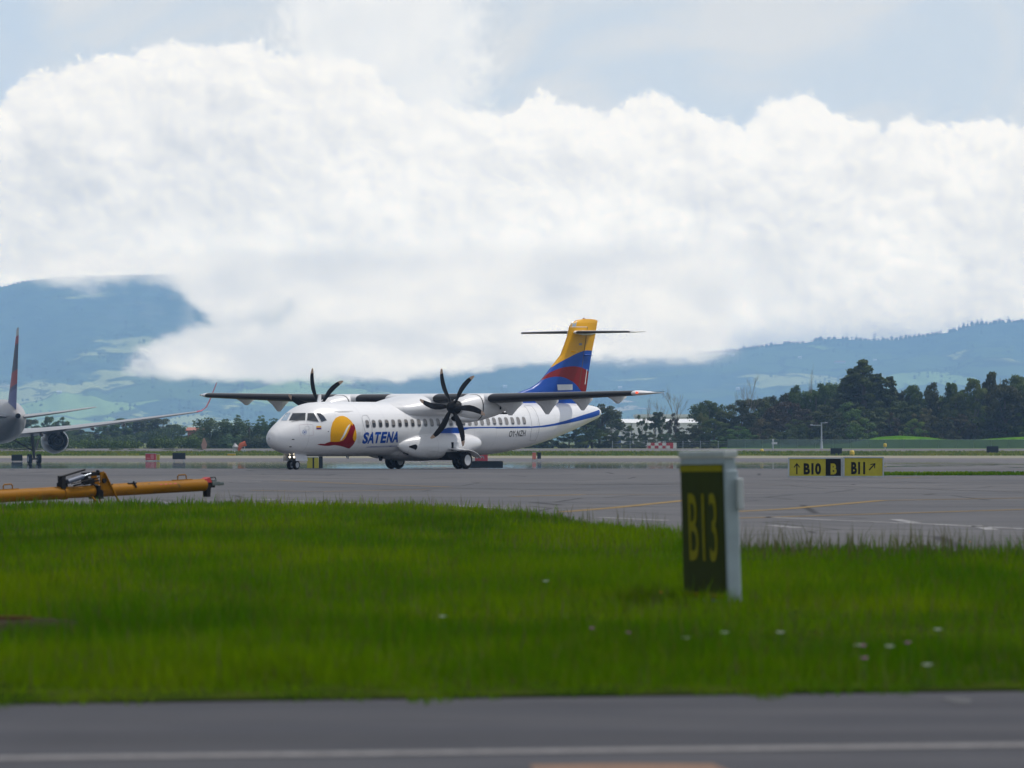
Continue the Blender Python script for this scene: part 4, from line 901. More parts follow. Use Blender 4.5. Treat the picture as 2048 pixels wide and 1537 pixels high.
# local x runs from the near right corner to the far left corner; the lettered face looks along local +Y
ca = -T_ / 2
k = MB(); k.box((L_ / 2, ca, H_ / 2 + .0), (L_, T_, H_)); k.box((-.02, ca + .0, H_ / 2 - .03), (.05, T_ + .015, H_ - .14)); k.build('cabinet', M('sign_cabinet_grey', (0.30, 0.37, 0.41), 0.55, var=0.3), s3, bevel=0.012)
k = MB(); k.box((L_ / 2 - .01, ca, H_ + .035), (L_ + .04, T_ + .025, .060)); k.build('top_cap', M('sign_cap_grey', (0.44, 0.48, 0.50), 0.55, var=0.3), s3, bevel=0.012)
k = MB(); k.box((L_ / 2, .004, .635), (L_ - .08, .012, 1.13)); k.build('face_panel', m_green, s3)
m_sy2 = M('sign_yellow_dim', (0.25, 0.23, 0.0), 0.7, var=0.25, spec=0.05)
k = MB(); k.box((L_ / 2, .013, 1.165), (L_ - .08, .006, .052)); k.build('yellow_stripe', m_sy2, s3); k = MB(); k.box((L_ / 2, .013, .09), (L_ - .08, .006, .045)); k.build('yellow_stripe', m_sy2, s3)
V, Fc, _ = text_mesh('B13', bold=0.005); k = MB(); k.add([(L_ * .80 - a * L_ * .64, .017, .375 + b_ * .585) for a, b_ in V], Fc); k.build('lettering', m_sy2, s3, fix=False)
k = MB(); k.box((-.08, ca - .055, .95), (.07, .05, .26)); k.box((-.045, ca - .055, .95), (.05, .04, .22)); k.build('junction_box', M('sign_cap_grey'), s3, bevel=0.01)
k = MB(); k.box((L_ / 2, ca, .012), (L_ + .12, T_ + .16, .05)); k.build('base_plate', M('old_concrete'), s3)

s3.rotation_euler = (Matrix.Rotation(R(-1.7), 4, 'Y') @ s3.rotation_euler.to_matrix().to_4x4()).to_euler()
# ================================================================== DISTANT AIRFIELD FURNITURE
def marker(name, px0, px1, py0, py1, d, mat, label, cat, group=None, dep=0.4, legs=True, extra=None, zoff=0):
    """small box sign: panel, frame edge and feet, standing on the ground at distance d"""
    w_ = (px1 - px0) * d / F; g0 = gz(d) + zoff; zt = Zp(py0, d) - g0; zb = max(Zp(py1, d) - g0, 0.02)
    o = empty(name, (X(px0, d), d, g0), 0, label, cat, group)
    k = MB(); k.box((w_ / 2, 0, (zt + zb) / 2), (w_, dep, zt - zb)); k.build('panel', mat, o, bevel=min(.04, (zt - zb) * .1))
    k = MB(); k.box((w_ / 2, -.01, zt + .03), (w_ + .06, dep + .06, .05)); k.build('top_edge', m_sf if mat is not m_sb else m_sb, o)
    if legs:
        for q in (.12, .88): k = MB(); k.box((w_ * q, 0, zb / 2), (.12, .12, max(zb, .03))); k.build('leg', m_sf, o)
    return o, w_, zt, zb
B = 'black backed airfield signs'
marker('airfield_sign', 23, 45, 910.5, 922, 815, m_sb, 'dark sign back left of the jet main wheels', 'sign', B)
marker('airfield_sign', 345, 371, 907, 919, 830, m_sb, 'dark sign back between the red sign and the yellow marker at left', 'sign', B)
marker('airfield_sign', 1973, 1997, 893.5, 906, 930, m_sb, 'dark sign back at the far right below the trees', 'sign', B)
marker('airfield_sign', 1661, 1684, 897.5, 911, 905, m_sb, 'dark sign back just above the B10 B sign', 'sign', B)
marker('airfield_sign', 940, 1006, 923.5, 936.5, 612, m_sb, 'long low black sign back right of the aircraft main wheels', 'sign')
o, w_, zt, zb = marker('airfield_sign', 950, 975.5, 909, 922.5, 822, m_sred, 'small red sign with a pale ring emblem behind the aircraft wheels', 'sign')
poly_part([[(w_ * .55 + r * math.cos(a), (zt + zb) * .45 + r * math.sin(a)) for r, a in [(.3, q) for q in np.linspace(-.5, 3.6, 12)] + [(.16, q) for q in np.linspace(3.6, -.5, 12)]]], m_wl2, o, -.21, 'emblem')
o, w_, zt, zb = marker('airfield_sign', 291, 312, 908, 920.5, 828, m_sred, 'red sign with a pale band beside a small yellow sign at left', 'sign')
poly_part([[(w_ * .5, zb + .1), (w_ * .8, zb + .1), (w_ * .8, zt - .1), (w_ * .5, zt - .1)], [(w_ * .1, zb + .15), (w_ * .42, zb + .15), (w_ * .42, zb + .3), (w_ * .1, zb + .3)]], M('faded_red', (0.5, 0.15, 0.16), 0.6), o, -.21, 'emblem')
marker('airfield_sign', 313, 319.5, 909, 921, 828.5, m_sy, 'small olive yellow sign touching the red sign at left', 'sign')
o, w_, zt, zb = marker('airfield_sign', 614, 637, 915.5, 937, 612, m_sy, 'yellow sign with black dividers just behind the nose wheels', 'sign')
k = MB(); k.box((w_ * .56, -.21, (zt + zb) / 2), (w_ * .14, .02, zt - zb)); k.build('divider', m_sb, o)
marker('airfield_sign', 637.6, 645.5, 914, 937, 612.6, m_sb, 'narrow black sign end right of the yellow sign by the nose gear', 'sign')
marker('airfield_sign', 1064.5, 1072, 905.5, 919, 840, M('sign_salmon', (0.55, 0.14, 0.08), 0.6), 'small red and white sign below the aircraft tail', 'sign')
marker('airfield_sign', 1074.5, 1082, 906, 918, 841, m_sb, 'narrow dark sign right of the small red one below the tail', 'sign')
marker('edge_light_box', 455, 471, 907.5, 912.5, 900, M('sign_orange_yellow', (0.5, 0.36, 0.02), 0.6), 'low yellow marker box in the grass left of the aircraft nose', 'marker', zoff=-.0)
def lampbox(px, py0, py1, d, label, w=9):
    o = empty('marker_light', at(px, d), 0, label, 'light', 'yellow marker lights in the far grass'); zt = Zp(py0, d) - gz(d); r = w * d / F / 2
    k = MB(); k.tube([(0, 0, 0), (0, 0, max(zt - r * 2, .05))], r * .35, 8); k.build('post', m_sf, o)
    k = MB(); k.tube([(0, 0, zt - r * 2.2), (0, 0, zt - r * 1.6), (0, 0, zt - r * .5), (0, 0, zt)], [r * .7, r, r * .95, r * .5], 12); k.build('lamp_head', M('marker_yellow', (0.62, 0.44, 0.01), 0.5), o)
lampbox(1523.5, 898.5, 907, 960, 'round yellow marker light left of the yellow signs', 8)
lampbox(1704, 901, 913, 905, 'yellow marker light above the B11 sign', 10)
lampbox(1770, 887, 897, 1046, 'orange marker by the fence above the grass at right', 7)
# windsock on its mast
d = 960; o = empty('windsock', at(489, d), 0, 'orange windsock on a thin mast left of the aircraft nose', 'windsock')
zt = Zp(886, d) - gz(d); k = MB(); k.tube([(0, 0, 0), (0, 0, zt)], .07, 8); k.box((0, 0, .15), (.7, .7, .3)); k.build('mast', m_sf, o)
k = MB(); k.tube([(0.2, 0, zt - .1), (-.5, 0, zt - .35), (-.95, .1, zt - 1.1), (-1.2, .1, zt - 1.9)][::-1], [.16, .28, .38, .42], 14, caps=False); k.build('sock', M('windsock_orange', (0.65, 0.12, 0.03), 0.7), o, smooth=True)
k = MB(); k.tube([(-1.5, 0, 0), (-1.4, 0, .9), (-1.5, 0, 1.5)], [.8, .5, .06], 12); k.build('white_cone', M('cone_white', (0.45, 0.45, 0.47), 0.7), o)
d = 985; o = empty('sign_board', at(408, d), 0, 'upright salmon coloured board on a post below the red tip of the jet wing', 'sign')
k = MB(); k.prism([(-.45, 1.0), (-.25, .3), (.3, .3), (.5, 1.1), (.1, 2.1), (-.1, 2.1)], -.08, .08); k.build('board', M('faded_salmon', (0.38, 0.22, 0.19), 0.8), o)
k = MB(); k.box((0, 0, .15), (.12, .12, .34)); k.build('post', m_sf, o)

# floodlight pole by the fence
d = 1044; o = empty('lamp_post', at(1643, d), 0, 'slim grey lamp post with a cross arm in front of the dark trees', 'lamp post')
zt = Zp(847, d); k = MB(); k.tube([(0, 0, 0), (0, 0, 1.5), (0, 0, zt)], [.28, .13, .09], 8); k.build('pole', m_sf, o)
k = MB(); k.box((-.9, 0, zt - .3), (1.9, .1, .12)); k.box((.35, 0, zt + .1), (1.0, .1, .1)); k.build('cross_arm', m_sf, o)
for q in (-1.7, .8):
    k = MB(); k.box((q, 0, zt - .2 if q < 0 else zt + .15), (.45, .3, .12)); k.build('lamp_head', m_lite, o)
d = 1030; o = empty('control_cabinet', at(1546, d), 0, 'pale grey equipment mast with a small white cabinet by the dark trees', 'cabinet')
k = MB(); k.tube([(0, 0, 0), (0, 0, 1.6)], .12, 8); k.build('mast', m_sf, o)
k = MB(); k.box((.25, 0, 1.0), (.9, .4, .3)); k.box((.0, 0, 1.55), (.3, .3, .35)); k.build('cabinet_box', m_lite, o, bevel=.02)

# fence of green mesh screening along the right
m_scr, t, b = newmat('fence_screen'); p = objco(t); px_, py_, pz_ = sep(t, p)
c = mix(t, noise(t, vscale(t, p, (0.15, 1, .5)), 1, 3, .6).ss(.35, .65), (0.10, 0.16, 0.12), (0.13, 0.19, 0.17)); t.links.new(c.s, b.inputs['Base Color']); b.inputs['Roughness'].default_value = .9
tb = t.nodes.new('ShaderNodeBsdfTransparent'); mx = t.nodes.new('ShaderNodeMixShader'); mx.inputs[0].default_value = .62; t.links.new(tb.outputs[0], mx.inputs[1]); t.links.new(b.outputs[0], mx.inputs[2]); t.links.new(mx.outputs[0], t.nodes['Material Output'].inputs['Surface'])
d = 1049; x0, x1 = X(1455, d), X(2500, d); fo = empty('perimeter_fence', (x0, d, 0), 0, 'long low fence with grey green mesh screening below the dark trees', 'fence')
k = MB(); k.box(((x1 - x0) / 2, 0, .78), (x1 - x0, .02, 1.45)); k.build('screen', m_scr, fo)
for i in range(int((x1 - x0) / 3) + 1): k = MB(); k.tube([(i * 3, -.04, 0), (i * 3, -.04, 1.58)], .03, 6); k.build('post', M('fence_post_green', (0.14, 0.18, 0.15), .7), fo)
k = MB(); k.box(((x1 - x0) / 2, -.03, 1.53), (x1 - x0, .04, .03)); k.build('rail', m_sf, fo)
d = 1047; x0, x1 = X(1225, d), X(1455, d) - .1; fo = empty('perimeter_fence', (x0, d, 0), 0, 'short stretch of thin grey wire fence left of the dark trees', 'fence')
for i in range(int((x1 - x0) / 3) + 1): k = MB(); k.tube([(i * 3, -.04, 0), (i * 3, -.04, 1.3)], .035, 6); k.build('post', m_sf, fo)
for z in (.4, .8, 1.2): k = MB(); k.box(((x1 - x0) / 2, -.03, z), (x1 - x0, .02, .02)); k.build('wire', m_sf, fo)
# grassy bank behind the fence
m_bank, t, b = newmat('bank_grass'); c = mix(t, noise(t, geo(t), .6, 5, .6).ss(.35, .65), (0.045, 0.13, 0.006), (0.09, 0.19, 0.012)); t.links.new(c.s, b.inputs['Base Color']); b.inputs['Roughness'].default_value = .95; b.inputs['Specular IOR Level'].default_value = 0
mb = MB(); bx = [1440, 1500, 1560, 1640, 1700, 1760, 1800, 1860, 1900, 1950, 2020, 2100, 2400]; bt = [.3, .8, 1.0, .8, 1.0, 2.0, 2.2, 1.9, 1.5, 1.5, 1.9, 2.2, 2.4]
rows = []
for dd, q in ((1051, -.05), (1056, .45), (1061, .95), (1068, 1.0), (1085, 1.0), (1100, .6), (1112, -.05)): rows.append([(X(a, dd), dd, max(b_ * q, -.05)) for a, b_ in zip(bx, bt)])
n_ = len(bx); mb.add([p for r in rows for p in r], [(i * n_ + j, i * n_ + j + 1, (i + 1) * n_ + j + 1, (i + 1) * n_ + j) for i in range(len(rows) - 1) for j in range(n_ - 1)])
tag(mb.build('grass_bank', m_bank, smooth=True, fix=False), kind='structure')

# ================================================================== TOW BAR behind the verge
A = Vector((X(0, 124), 124, .352)); Bp = Vector((X(408, 128), 128, .352)); ax_ = (Bp - A); Lt = ax_.length; ang = math.atan2(ax_.y, ax_.x)
tow = empty('aircraft_tow_bar', (A.x, A.y, -.082), ang, 'long yellow aircraft tow bar with a dark hitch standing at the apron edge', 'tow bar')
tow.rotation_euler = (Matrix.Rotation(ang, 4, 'Z') @ Matrix.Rotation(R(-2.05), 4, 'Y')).to_euler()
m_ty, t, b = newmat('tow_bar_yellow'); p = objco(t)
c = mix(t, noise(t, vscale(t, p, (.7, 3, 3)), 1, 6, .65).ss(.45, .7) * .75, (0.25, 0.105, 0.0005), (0.10, 0.042, 0.002)); c = mix(t, noise(t, p, 7, 4, .6).ss(.62, .72) * .8, c, (0.07, 0.05, 0.03)); t.links.new(c.s, b.inputs['Base Color']); b.inputs['Roughness'].default_value = .6; b.inputs['Specular IOR Level'].default_value = .12
def lx(px):
    """distance along the bar of a photo column"""
    r = (px - 1024) / F; dv = ax_.normalized(); return (r * A.y - A.x) / (dv.x - r * dv.y)
k = MB(); k.tube([(-2.5, 0, .352), (lx(128), 0, .352)], .130, 24); k.build('rear_tube', m_ty, tow, smooth=True, auto=40)
k = MB(); k.tube([(lx(190), 0, .352), (lx(409), 0, .352)], .128, 24); k.build('front_tube', m_ty, tow, smooth=True, auto=40)
k = MB(); k.tube([(lx(128), 0, .352), (lx(190), 0, .352)], .122, 24); k.build('middle_tube', m_ty, tow, smooth=True, auto=40)
for q in (lx(128), lx(190)): k = MB(); k.tube([(q - .05, 0, .352), (q + .05, 0, .352)], .143, 24); k.build('tube_collar', m_ty if q < lx(150) else m_sb, tow, smooth=True, auto=40)
for a_, b_ in ((8, 26), (357, 374)):
    k = MB(); a_, b_ = lx(a_), lx(b_); k.tube([(a_, 0, .46), (a_, 0, .56), (a_ + .03, 0, .585), (b_ - .03, 0, .585), (b_, 0, .56), (b_, 0, .46)], .014, 8); k.box(((a_ + b_) / 2, 0, .484), (b_ - a_ + .3, .06, .015)); k.build('handle', m_ty, tow)
m_tk = M('tow_dark_steel', (0.012, 0.012, 0.014), .6, .0, spec=.15); m_tc = M('chrome_rod', (0.35, .38, .42), .25, .9)
x0 = lx(118); x1 = lx(200)
k = MB(); k.tube([(lx(115), -.05, .665), (lx(169), -.05, .80)], .020, 8); k.box((lx(122), -.05, .57), (.10, .14, .26)); k.box((lx(126), 0, .50), (.16, .16, .12)); k.build('jack_arm', m_tk, tow)
k = MB(); k.tube([(lx(130), -.1, .575), (lx(161), -.1, .665)], .052, 14); k.build('jack_cylinder', M('cylinder_blue_grey', (.10, .12, .17), .5, .2), tow, smooth=True, auto=40)
k = MB(); k.tube([(lx(160), -.1, .665), (lx(177), -.1, .715)], .022, 10); k.build('jack_rod', m_tc, tow, smooth=True, auto=40)
k = MB(); k.box((lx(183), -.03, .705), (lx(199) - lx(166), .12, .075)); k.box((lx(169), -.03, .61), (.09, .12, .24)); k.tube([(lx(141), -.12, .49), (lx(170), -.12, .54), (lx(192), -.12, .57)], .018, 6); k.tube([(lx(135), -.15, .53), (lx(190), -.15, .63)], .013, 6); k.box((lx(180), 0, .56), (.16, .16, .12)); k.build('linkage', m_tk, tow)
k = MB(); k.tube([(lx(186), -.17, .74), (lx(187), -.17, .775)], .035, 8); k.tube([(lx(199), -.19, .56), (lx(199), -.155, .56)], .05, 16); k.build('pivot', m_tk, tow)
# A frame and legs of the undercarriage
AF = [(lx(193), .73), (lx(200), .75), (lx(214), .40), (lx(207), .34), (lx(193), .38)]
k = MB(); k.prism(AF, -.15, -.13); k.prism(AF, .13, .15); k.build('side_plate', m_ty, tow)
for (xa, ya, za), (xb, yb, zb) in (((lx(201), -.155, .72), (lx(231), -.18, .01)), ((lx(204), .155, .42), (lx(223), .3, .01)), ((lx(178), -.10, .24), (lx(189), -.25, .02)), ((lx(193), .05, .24), (lx(202), .2, .02))):
    k = MB(); k.tube([(xa, ya, za), (xb, yb, zb)], .020, 8); k.build('leg', m_ty, tow)
k = MB(); k.box((lx(193), 0, .27), (.14, .30, .16)); k.box((lx(192), 0, .36), (.12, .30, .2)); k.build('axle_block', m_tk, tow)
for q in (lx(215), lx(263)):
    k = MB(); k.box((q - .02, -.06, .472), (.22, .05, .02)); k.tube([(q, -.08, .51), (q + .03, -.14, .38)], .02, 6); k.build('hook', m_tk, tow)
k = MB(); k.add([(lx(314) + a * (lx(347) - lx(314)) , -.1305 * math.cos(th_), .352 + .1305 * math.sin(th_)) for th_ in (.45, .62) for a in np.linspace(0, 1, 8)], [(i, i + 1, i + 9, i + 8) for i in range(0, 7, 2)]); k.build('red_stencil', M('red_stencil', (0.42, 0.03, 0.02), .6), tow, fix=False)
xe = lx(409)
k = MB(); k.prism([(xe - .03, .47), (xe + .10, .51), (xe + .15, .40), (xe - .03, .40)], -.09, .09); k.build('red_bracket', M('bracket_red', (0.40, 0.02, 0.02), .5), tow)
k = MB(); k.prism([(xe + .0, .42), (xe + .16, .42), (xe + .12, .10), (xe + .03, .10)], -.06, .06); k.box((xe + .12, 0, .33), (.24, .16, .08)); k.build('head_bracket', m_tk, tow)
m_th = M('tow_head_grey', (.10, .12, .12), .5, .5)
k = MB(); k.box((xe + .27, 0, .37), (.22, .18, .08)); k.box((xe + .25, 0, .43), (.14, .12, .05)); k.box((xe + .42, .06, .36), (.16, .04, .07)); k.box((xe + .42, -.06, .36), (.16, .04, .07)); k.build('tow_head', m_th, tow, bevel=.01)
k = MB(); k.tube([(xe + .18, 0, .44), (xe + .20, 0, .50), (xe + .32, 0, .50), (xe + .35, 0, .44)], .012, 6); k.build('head_handle', m_tk, tow)
# ================================================================== TREES
def leafmat(name, c0, c1, c2, tr=.25, sc_=.25):
    m, t, b = newmat(name); p = objco(t); r = orand(t)
    n = noise(t, vadd(t, p, (0, 0, 0)), sc_, 4, .6); n2 = noise(t, p, sc_ * 5, 3, .6)
    at_ = t.nodes.new('ShaderNodeAttribute'); at_.attribute_name = 'tint'; a = N(t, at_.outputs['Fac'])
    c = mix(t, n.ss(.36, .64), c0, c1); c = mix(t, a.ss(.6, 1.0) * .6, c, c2); c = mix(t, n2.ss(.5, .7) * .35, c, tuple(x * .5 for x in c0))
    h = t.nodes.new('ShaderNodeHueSaturation'); t.links.new(c.s, h.inputs['Color']); t.links.new((r * .9 + .55).s, h.inputs['Value']); t.links.new((r * .07 + .465).s, h.inputs['Hue'])
    t.links.new(h.outputs[0], b.inputs['Base Color']); b.inputs['Roughness'].default_value = .65; b.inputs['Specular IOR Level'].default_value = .2
    tl = t.nodes.new('ShaderNodeBsdfTranslucent'); t.links.new(h.outputs[0], tl.inputs[0]); mx = t.nodes.new('ShaderNodeMixShader'); mx.inputs[0].default_value = tr
    t.links.new(b.outputs[0], mx.inputs[1]); t.links.new(tl.outputs[0], mx.inputs[2]); t.links.new(mx.outputs[0], t.nodes['Material Output'].inputs['Surface']); return m
L_dark = leafmat('leaf_dark_green', (0.028, 0.045, 0.006), (0.070, 0.096, 0.012), (0.12, 0.14, 0.020))
L_mid = leafmat('leaf_mid_green', (0.040, 0.072, 0.009), (0.090, 0.132, 0.016), (0.15, 0.175, 0.03))
L_yel = leafmat('leaf_yellow_green', (0.08, 0.12, 0.015), (0.14, 0.17, 0.025), (0.20, 0.21, 0.04))
L_brn = leafmat('leaf_russet', (0.060, 0.056, 0.018), (0.10, 0.078, 0.03), (0.12, 0.12, 0.035))
L_euc = leafmat('leaf_grey_green', (0.060, 0.105, 0.045), (0.10, 0.15, 0.06), (0.16, 0.20, 0.09))
m_bark = M('bark', (0.09, 0.075, 0.06), .9, var=.5); m_pale = M('pale_bark', (0.24, 0.21, 0.18), .9, var=.4)
def leaf_mesh(name, C, Rr, n, size, seed, squash=(1, 1, .8), droop=0.0):
    """leaf tufts spread over many clumps; C centres, Rr radii"""
    g = np.random.default_rng(seed); C = np.array(C); Rr = np.array(Rr); w_ = Rr ** 2; k = g.choice(len(C), n, p=w_ / w_.sum())
    v = g.normal(size=(n, 3)); v /= np.linalg.norm(v, axis=1)[:, None]; v[:, 2] = np.where((v[:, 2] < -.3) & (g.random(n) < .5), -v[:, 2], v[:, 2])
    rad = Rr[k] * (g.random(n) ** .28) * g.uniform(.85, 1.12, n); P = C[k] + v * rad[:, None] * np.array(squash)
    nr = v + g.normal(scale=.55, size=(n, 3)); nr /= np.linalg.norm(nr, axis=1)[:, None]
    a = np.cross(nr, g.normal(size=(n, 3))); a /= np.linalg.norm(a, axis=1)[:, None]; b = np.cross(nr, a)
    s = size * g.uniform(.6, 1.3, n)[:, None]; V = np.stack([P - a * s * .5, P - b * s * .32, P + a * s * .5, P + b * s * .32], 1)
    me = bpy.data.meshes.new(name); me.vertices.add(n * 4); me.vertices.foreach_set('co', V.ravel()); me.loops.add(n * 4); me.loops.foreach_set('vertex_index', np.arange(n * 4, dtype=np.int32))
    me.polygons.add(n); me.polygons.foreach_set('loop_start', np.arange(0, n * 4, 4, dtype=np.int32)); me.polygons.foreach_set('loop_total', np.full(n, 4, np.int32)); me.update(calc_edges=True)
    at_ = me.attributes.new('tint', 'FLOAT', 'POINT'); ct = g.random(len(C)) * .6; at_.data.foreach_set('value', np.repeat(ct[k] + g.random(n) * .4, 4).astype(np.float32)); return me
def proto_tree(style, seed):
    """tree of height 1*10 m standing at the origin; returns trunk mesh and crown mesh (no material)"""
    rr = random.Random(seed); tr = MB(); C = []; Rr = []
    def limb(p, q, r0, r1):
        m_ = (Vector(p) + Vector(q)) / 2 + Vector((rr.uniform(-.2, .2), rr.uniform(-.2, .2), rr.uniform(0, .3))); tr.tube([p, m_, q], [r0, (r0 + r1) / 2, r1], 7)
    if style == 'round':
        tr.tube([(0, 0, -.3), (.1, 0, 2.5), (0, .1, 5), (0, 0, 7.5)], [.35, .26, .18, .06], 9)
        for i in range(46):
            a = rr.uniform(0, 6.283); z = rr.uniform(.08, 1); e = math.sqrt(max(0, 1 - (2 * z - 1) ** 2)) ** .7; ra = 3.6 * e * rr.uniform(.45, 1.0)
            C.append((ra * math.cos(a), ra * math.sin(a), 1.1 + z * 7.9)); Rr.append(rr.uniform(.65, 1.25))
        for i in range(8): c = C[i * 5]; limb((0, 0, c[2] * .5), c, .12, .03)
        n = 9000
    elif style == 'broad':
        tr.tube([(0, 0, -.3), (.2, 0, 2.0), (0, .2, 4.5)], [.4, .3, .2], 9)
        for i in range(40):
            a = rr.uniform(0, 6.283); ra = 4.6 * math.sqrt(rr.random()); z = 9.1 - (ra / 4.6) ** 2 * 3.3 - rr.uniform(0, 3.2)
            C.append((ra * math.cos(a), ra * math.sin(a), z)); Rr.append(rr.uniform(.6, 1.15))
        for i in range(12): c = C[i * 3]; limb((0, .1, 3.6), c, .16, .03)
        n = 7500
    elif style == 'shrub':
        tr.tube([(0, 0, -.3), (0, 0, 2.5), (0, .2, 6)], [.25, .2, .06], 8)
        for i in range(50):
            a = rr.uniform(0, 6.283); z = rr.random(); ra = 4.2 * (1 - z ** 2.2) ** .5 * rr.uniform(.3, 1.0)
            C.append((ra * math.cos(a), ra * math.sin(a), .5 + z * 8.6)); Rr.append(rr.uniform(.7, 1.3) * (1 - .3 * z))
        for i in range(6): c = C[i * 5]; limb((0, 0, c[2] * .4), c, .1, .03)
        n = 9500
    elif style == 'conifer':
        tr.tube([(0, 0, -.3), (0, 0, 5), (0, 0, 9.7)], [.34, .18, .03], 8)
        for i in range(210):
            z = rr.random() ** 1.1; lv = .8 + z * 9.0; ra = (1 - z) ** .75 * 4.2 * rr.uniform(.25, 1.12); a = rr.uniform(0, 6.283)
            C.append((ra * math.cos(a), ra * math.sin(a), lv - ra * .18)); Rr.append(.24 + .62 * (1 - z) * rr.uniform(.5, 1))
        for i in range(14):
            a = rr.uniform(0, 6.283); z = rr.uniform(2.5, 9.3); q = (1 - (z - 1) / 8.9) ** .8 * 4.3; limb((0, 0, z), (q * math.cos(a), q * math.sin(a), z + .5), .07, .015)
            for f in (.5, .72, .92): C.append((q * f * math.cos(a), q * f * math.sin(a), z + .4 * f)); Rr.append(.30)
        n = 14000
    elif style == 'lobed':      # tall lobes side by side, lighter tops
        tr.tube([(0, 0, -.3), (.1, 0, 3), (0, .1, 7)], [.3, .24, .08], 8)
        for i in range(9):
            a = rr.uniform(0, 6.283); ra = rr.uniform(.3, 2.6); h = rr.uniform(6.5, 9.4) - ra * .5; x, y = ra * math.cos(a), ra * math.sin(a); limb((0, 0, 1.5), (x, y, h * .7), .12, .04)
            for k_ in range(9):
                f = k_ / 8; C.append((x * (1 + .15 * f) + rr.uniform(-.3, .3), y + rr.uniform(-.3, .3), .6 + f * (h - .6))); Rr.append((1.15 - .65 * f ** 2) * rr.uniform(.75, 1.05))
        n = 11000
    elif style == 'tall':       # eucalyptus-like, open and ragged
        tr.tube([(0, 0, -.3), (.15, 0, 3), (-.1, .1, 6), (.1, 0, 9)], [.24, .18, .12, .04], 8)
        for i in range(17):
            z = rr.uniform(2.4, 9.4); a = rr.uniform(0, 6.283); ra = rr.uniform(.3, 2.3) * (1.15 - abs(z - 6) / 8); c = (ra * math.cos(a), ra * math.sin(a), z); limb((0, 0, max(1, z - 1.6)), c, .07, .02)
            for k_ in range(3): C.append((c[0] + rr.uniform(-.6, .6), c[1] + rr.uniform(-.6, .6), c[2] + rr.uniform(-.5, .5))); Rr.append(rr.uniform(.35, .8))
        n = 5000
    else:                       # bare twigs
        def br(p, d, L, r, k_):
            q = p + d * L; tr.tube([p, q], [r, r * .6], 5, caps=False)
            if k_ > 0:
                for j in range(3):
                    dd = (d + Vector((rr.uniform(-.6, .6), rr.uniform(-.6, .6), rr.uniform(-.05, .45)))).normalized(); br(p + (q - p) * rr.uniform(.45, 1), dd, L * rr.uniform(.55, .8), r * .55, k_ - 1)
        br(Vector((0, 0, -.3)), Vector((.03, 0, 1)).normalized(), 4.2, .14, 5); n = 0
    tm = MB.build(tr, 'trunk', m_bark, None, smooth=True, fix=False); tmesh = tm.data; bpy.data.objects.remove(tm)
    return tmesh, (leaf_mesh('crown', C, Rr, n, .34, seed) if n else None)
PROTO = {}
def get_proto(style, k, mat):
    key = (style, k)
    if key not in PROTO: PROTO[key] = proto_tree(style, 100 + hash_(style) + k)
    tm, cm = PROTO[key]
    mk = (style, k, mat.name if mat else '')
    if cm is not None and mk not in PROTO:
        c2 = cm.copy(); c2.materials.clear(); c2.materials.append(mat); PROTO[mk] = c2
    tk = (style, k, 'bark', mat is m_pale)
    if tk not in PROTO:
        t2 = tm.copy(); t2.materials.clear(); t2.materials.append(m_pale if (style in ('bare', 'tall')) else m_bark); PROTO[tk] = t2
    return PROTO[tk], PROTO.get(mk)
def hash_(s): return sum(ord(c) * (i + 1) for i, c in enumerate(s)) % 97
WD = {'round': 8.2, 'broad': 10.4, 'shrub': 9.4, 'conifer': 8.6, 'lobed': 7.4, 'tall': 6.0, 'bare': 6.0}
trnd = random.Random(3)
def tree(px, top, wpx, d, style, mat, label, base=None, group=None, k=None, name='tree'):
    z0 = gz(d) if base is None else Zp(base, d); h = Zp(top, d) - z0; wd = wpx * d / F; k = trnd.randrange(2) if k is None else k
    tm, cm = get_proto(style, k, mat)
    o = empty(name, (X(px, d), d, z0), trnd.uniform(0, 6.28), label, 'tree' if name != 'shrub' else 'shrub', group)
    sx = wd / WD[style] * 1.22; o.scale = (sx, sx * trnd.uniform(.85, 1.1), h / 9.9)
    a = bpy.data.objects.new('trunk', tm); COL.objects.link(a); a.parent = o
    if cm is not None: b = bpy.data.objects.new('crown', cm); COL.objects.link(b); b.parent = o
    return o
GR = 'trees of the dark wood at right'; GL = 'trees of the hazy row at left'; GC = 'trees of the lobed green clump'; GM = 'slender trees before the white roofs'; GB = 'bare trees among the wood'
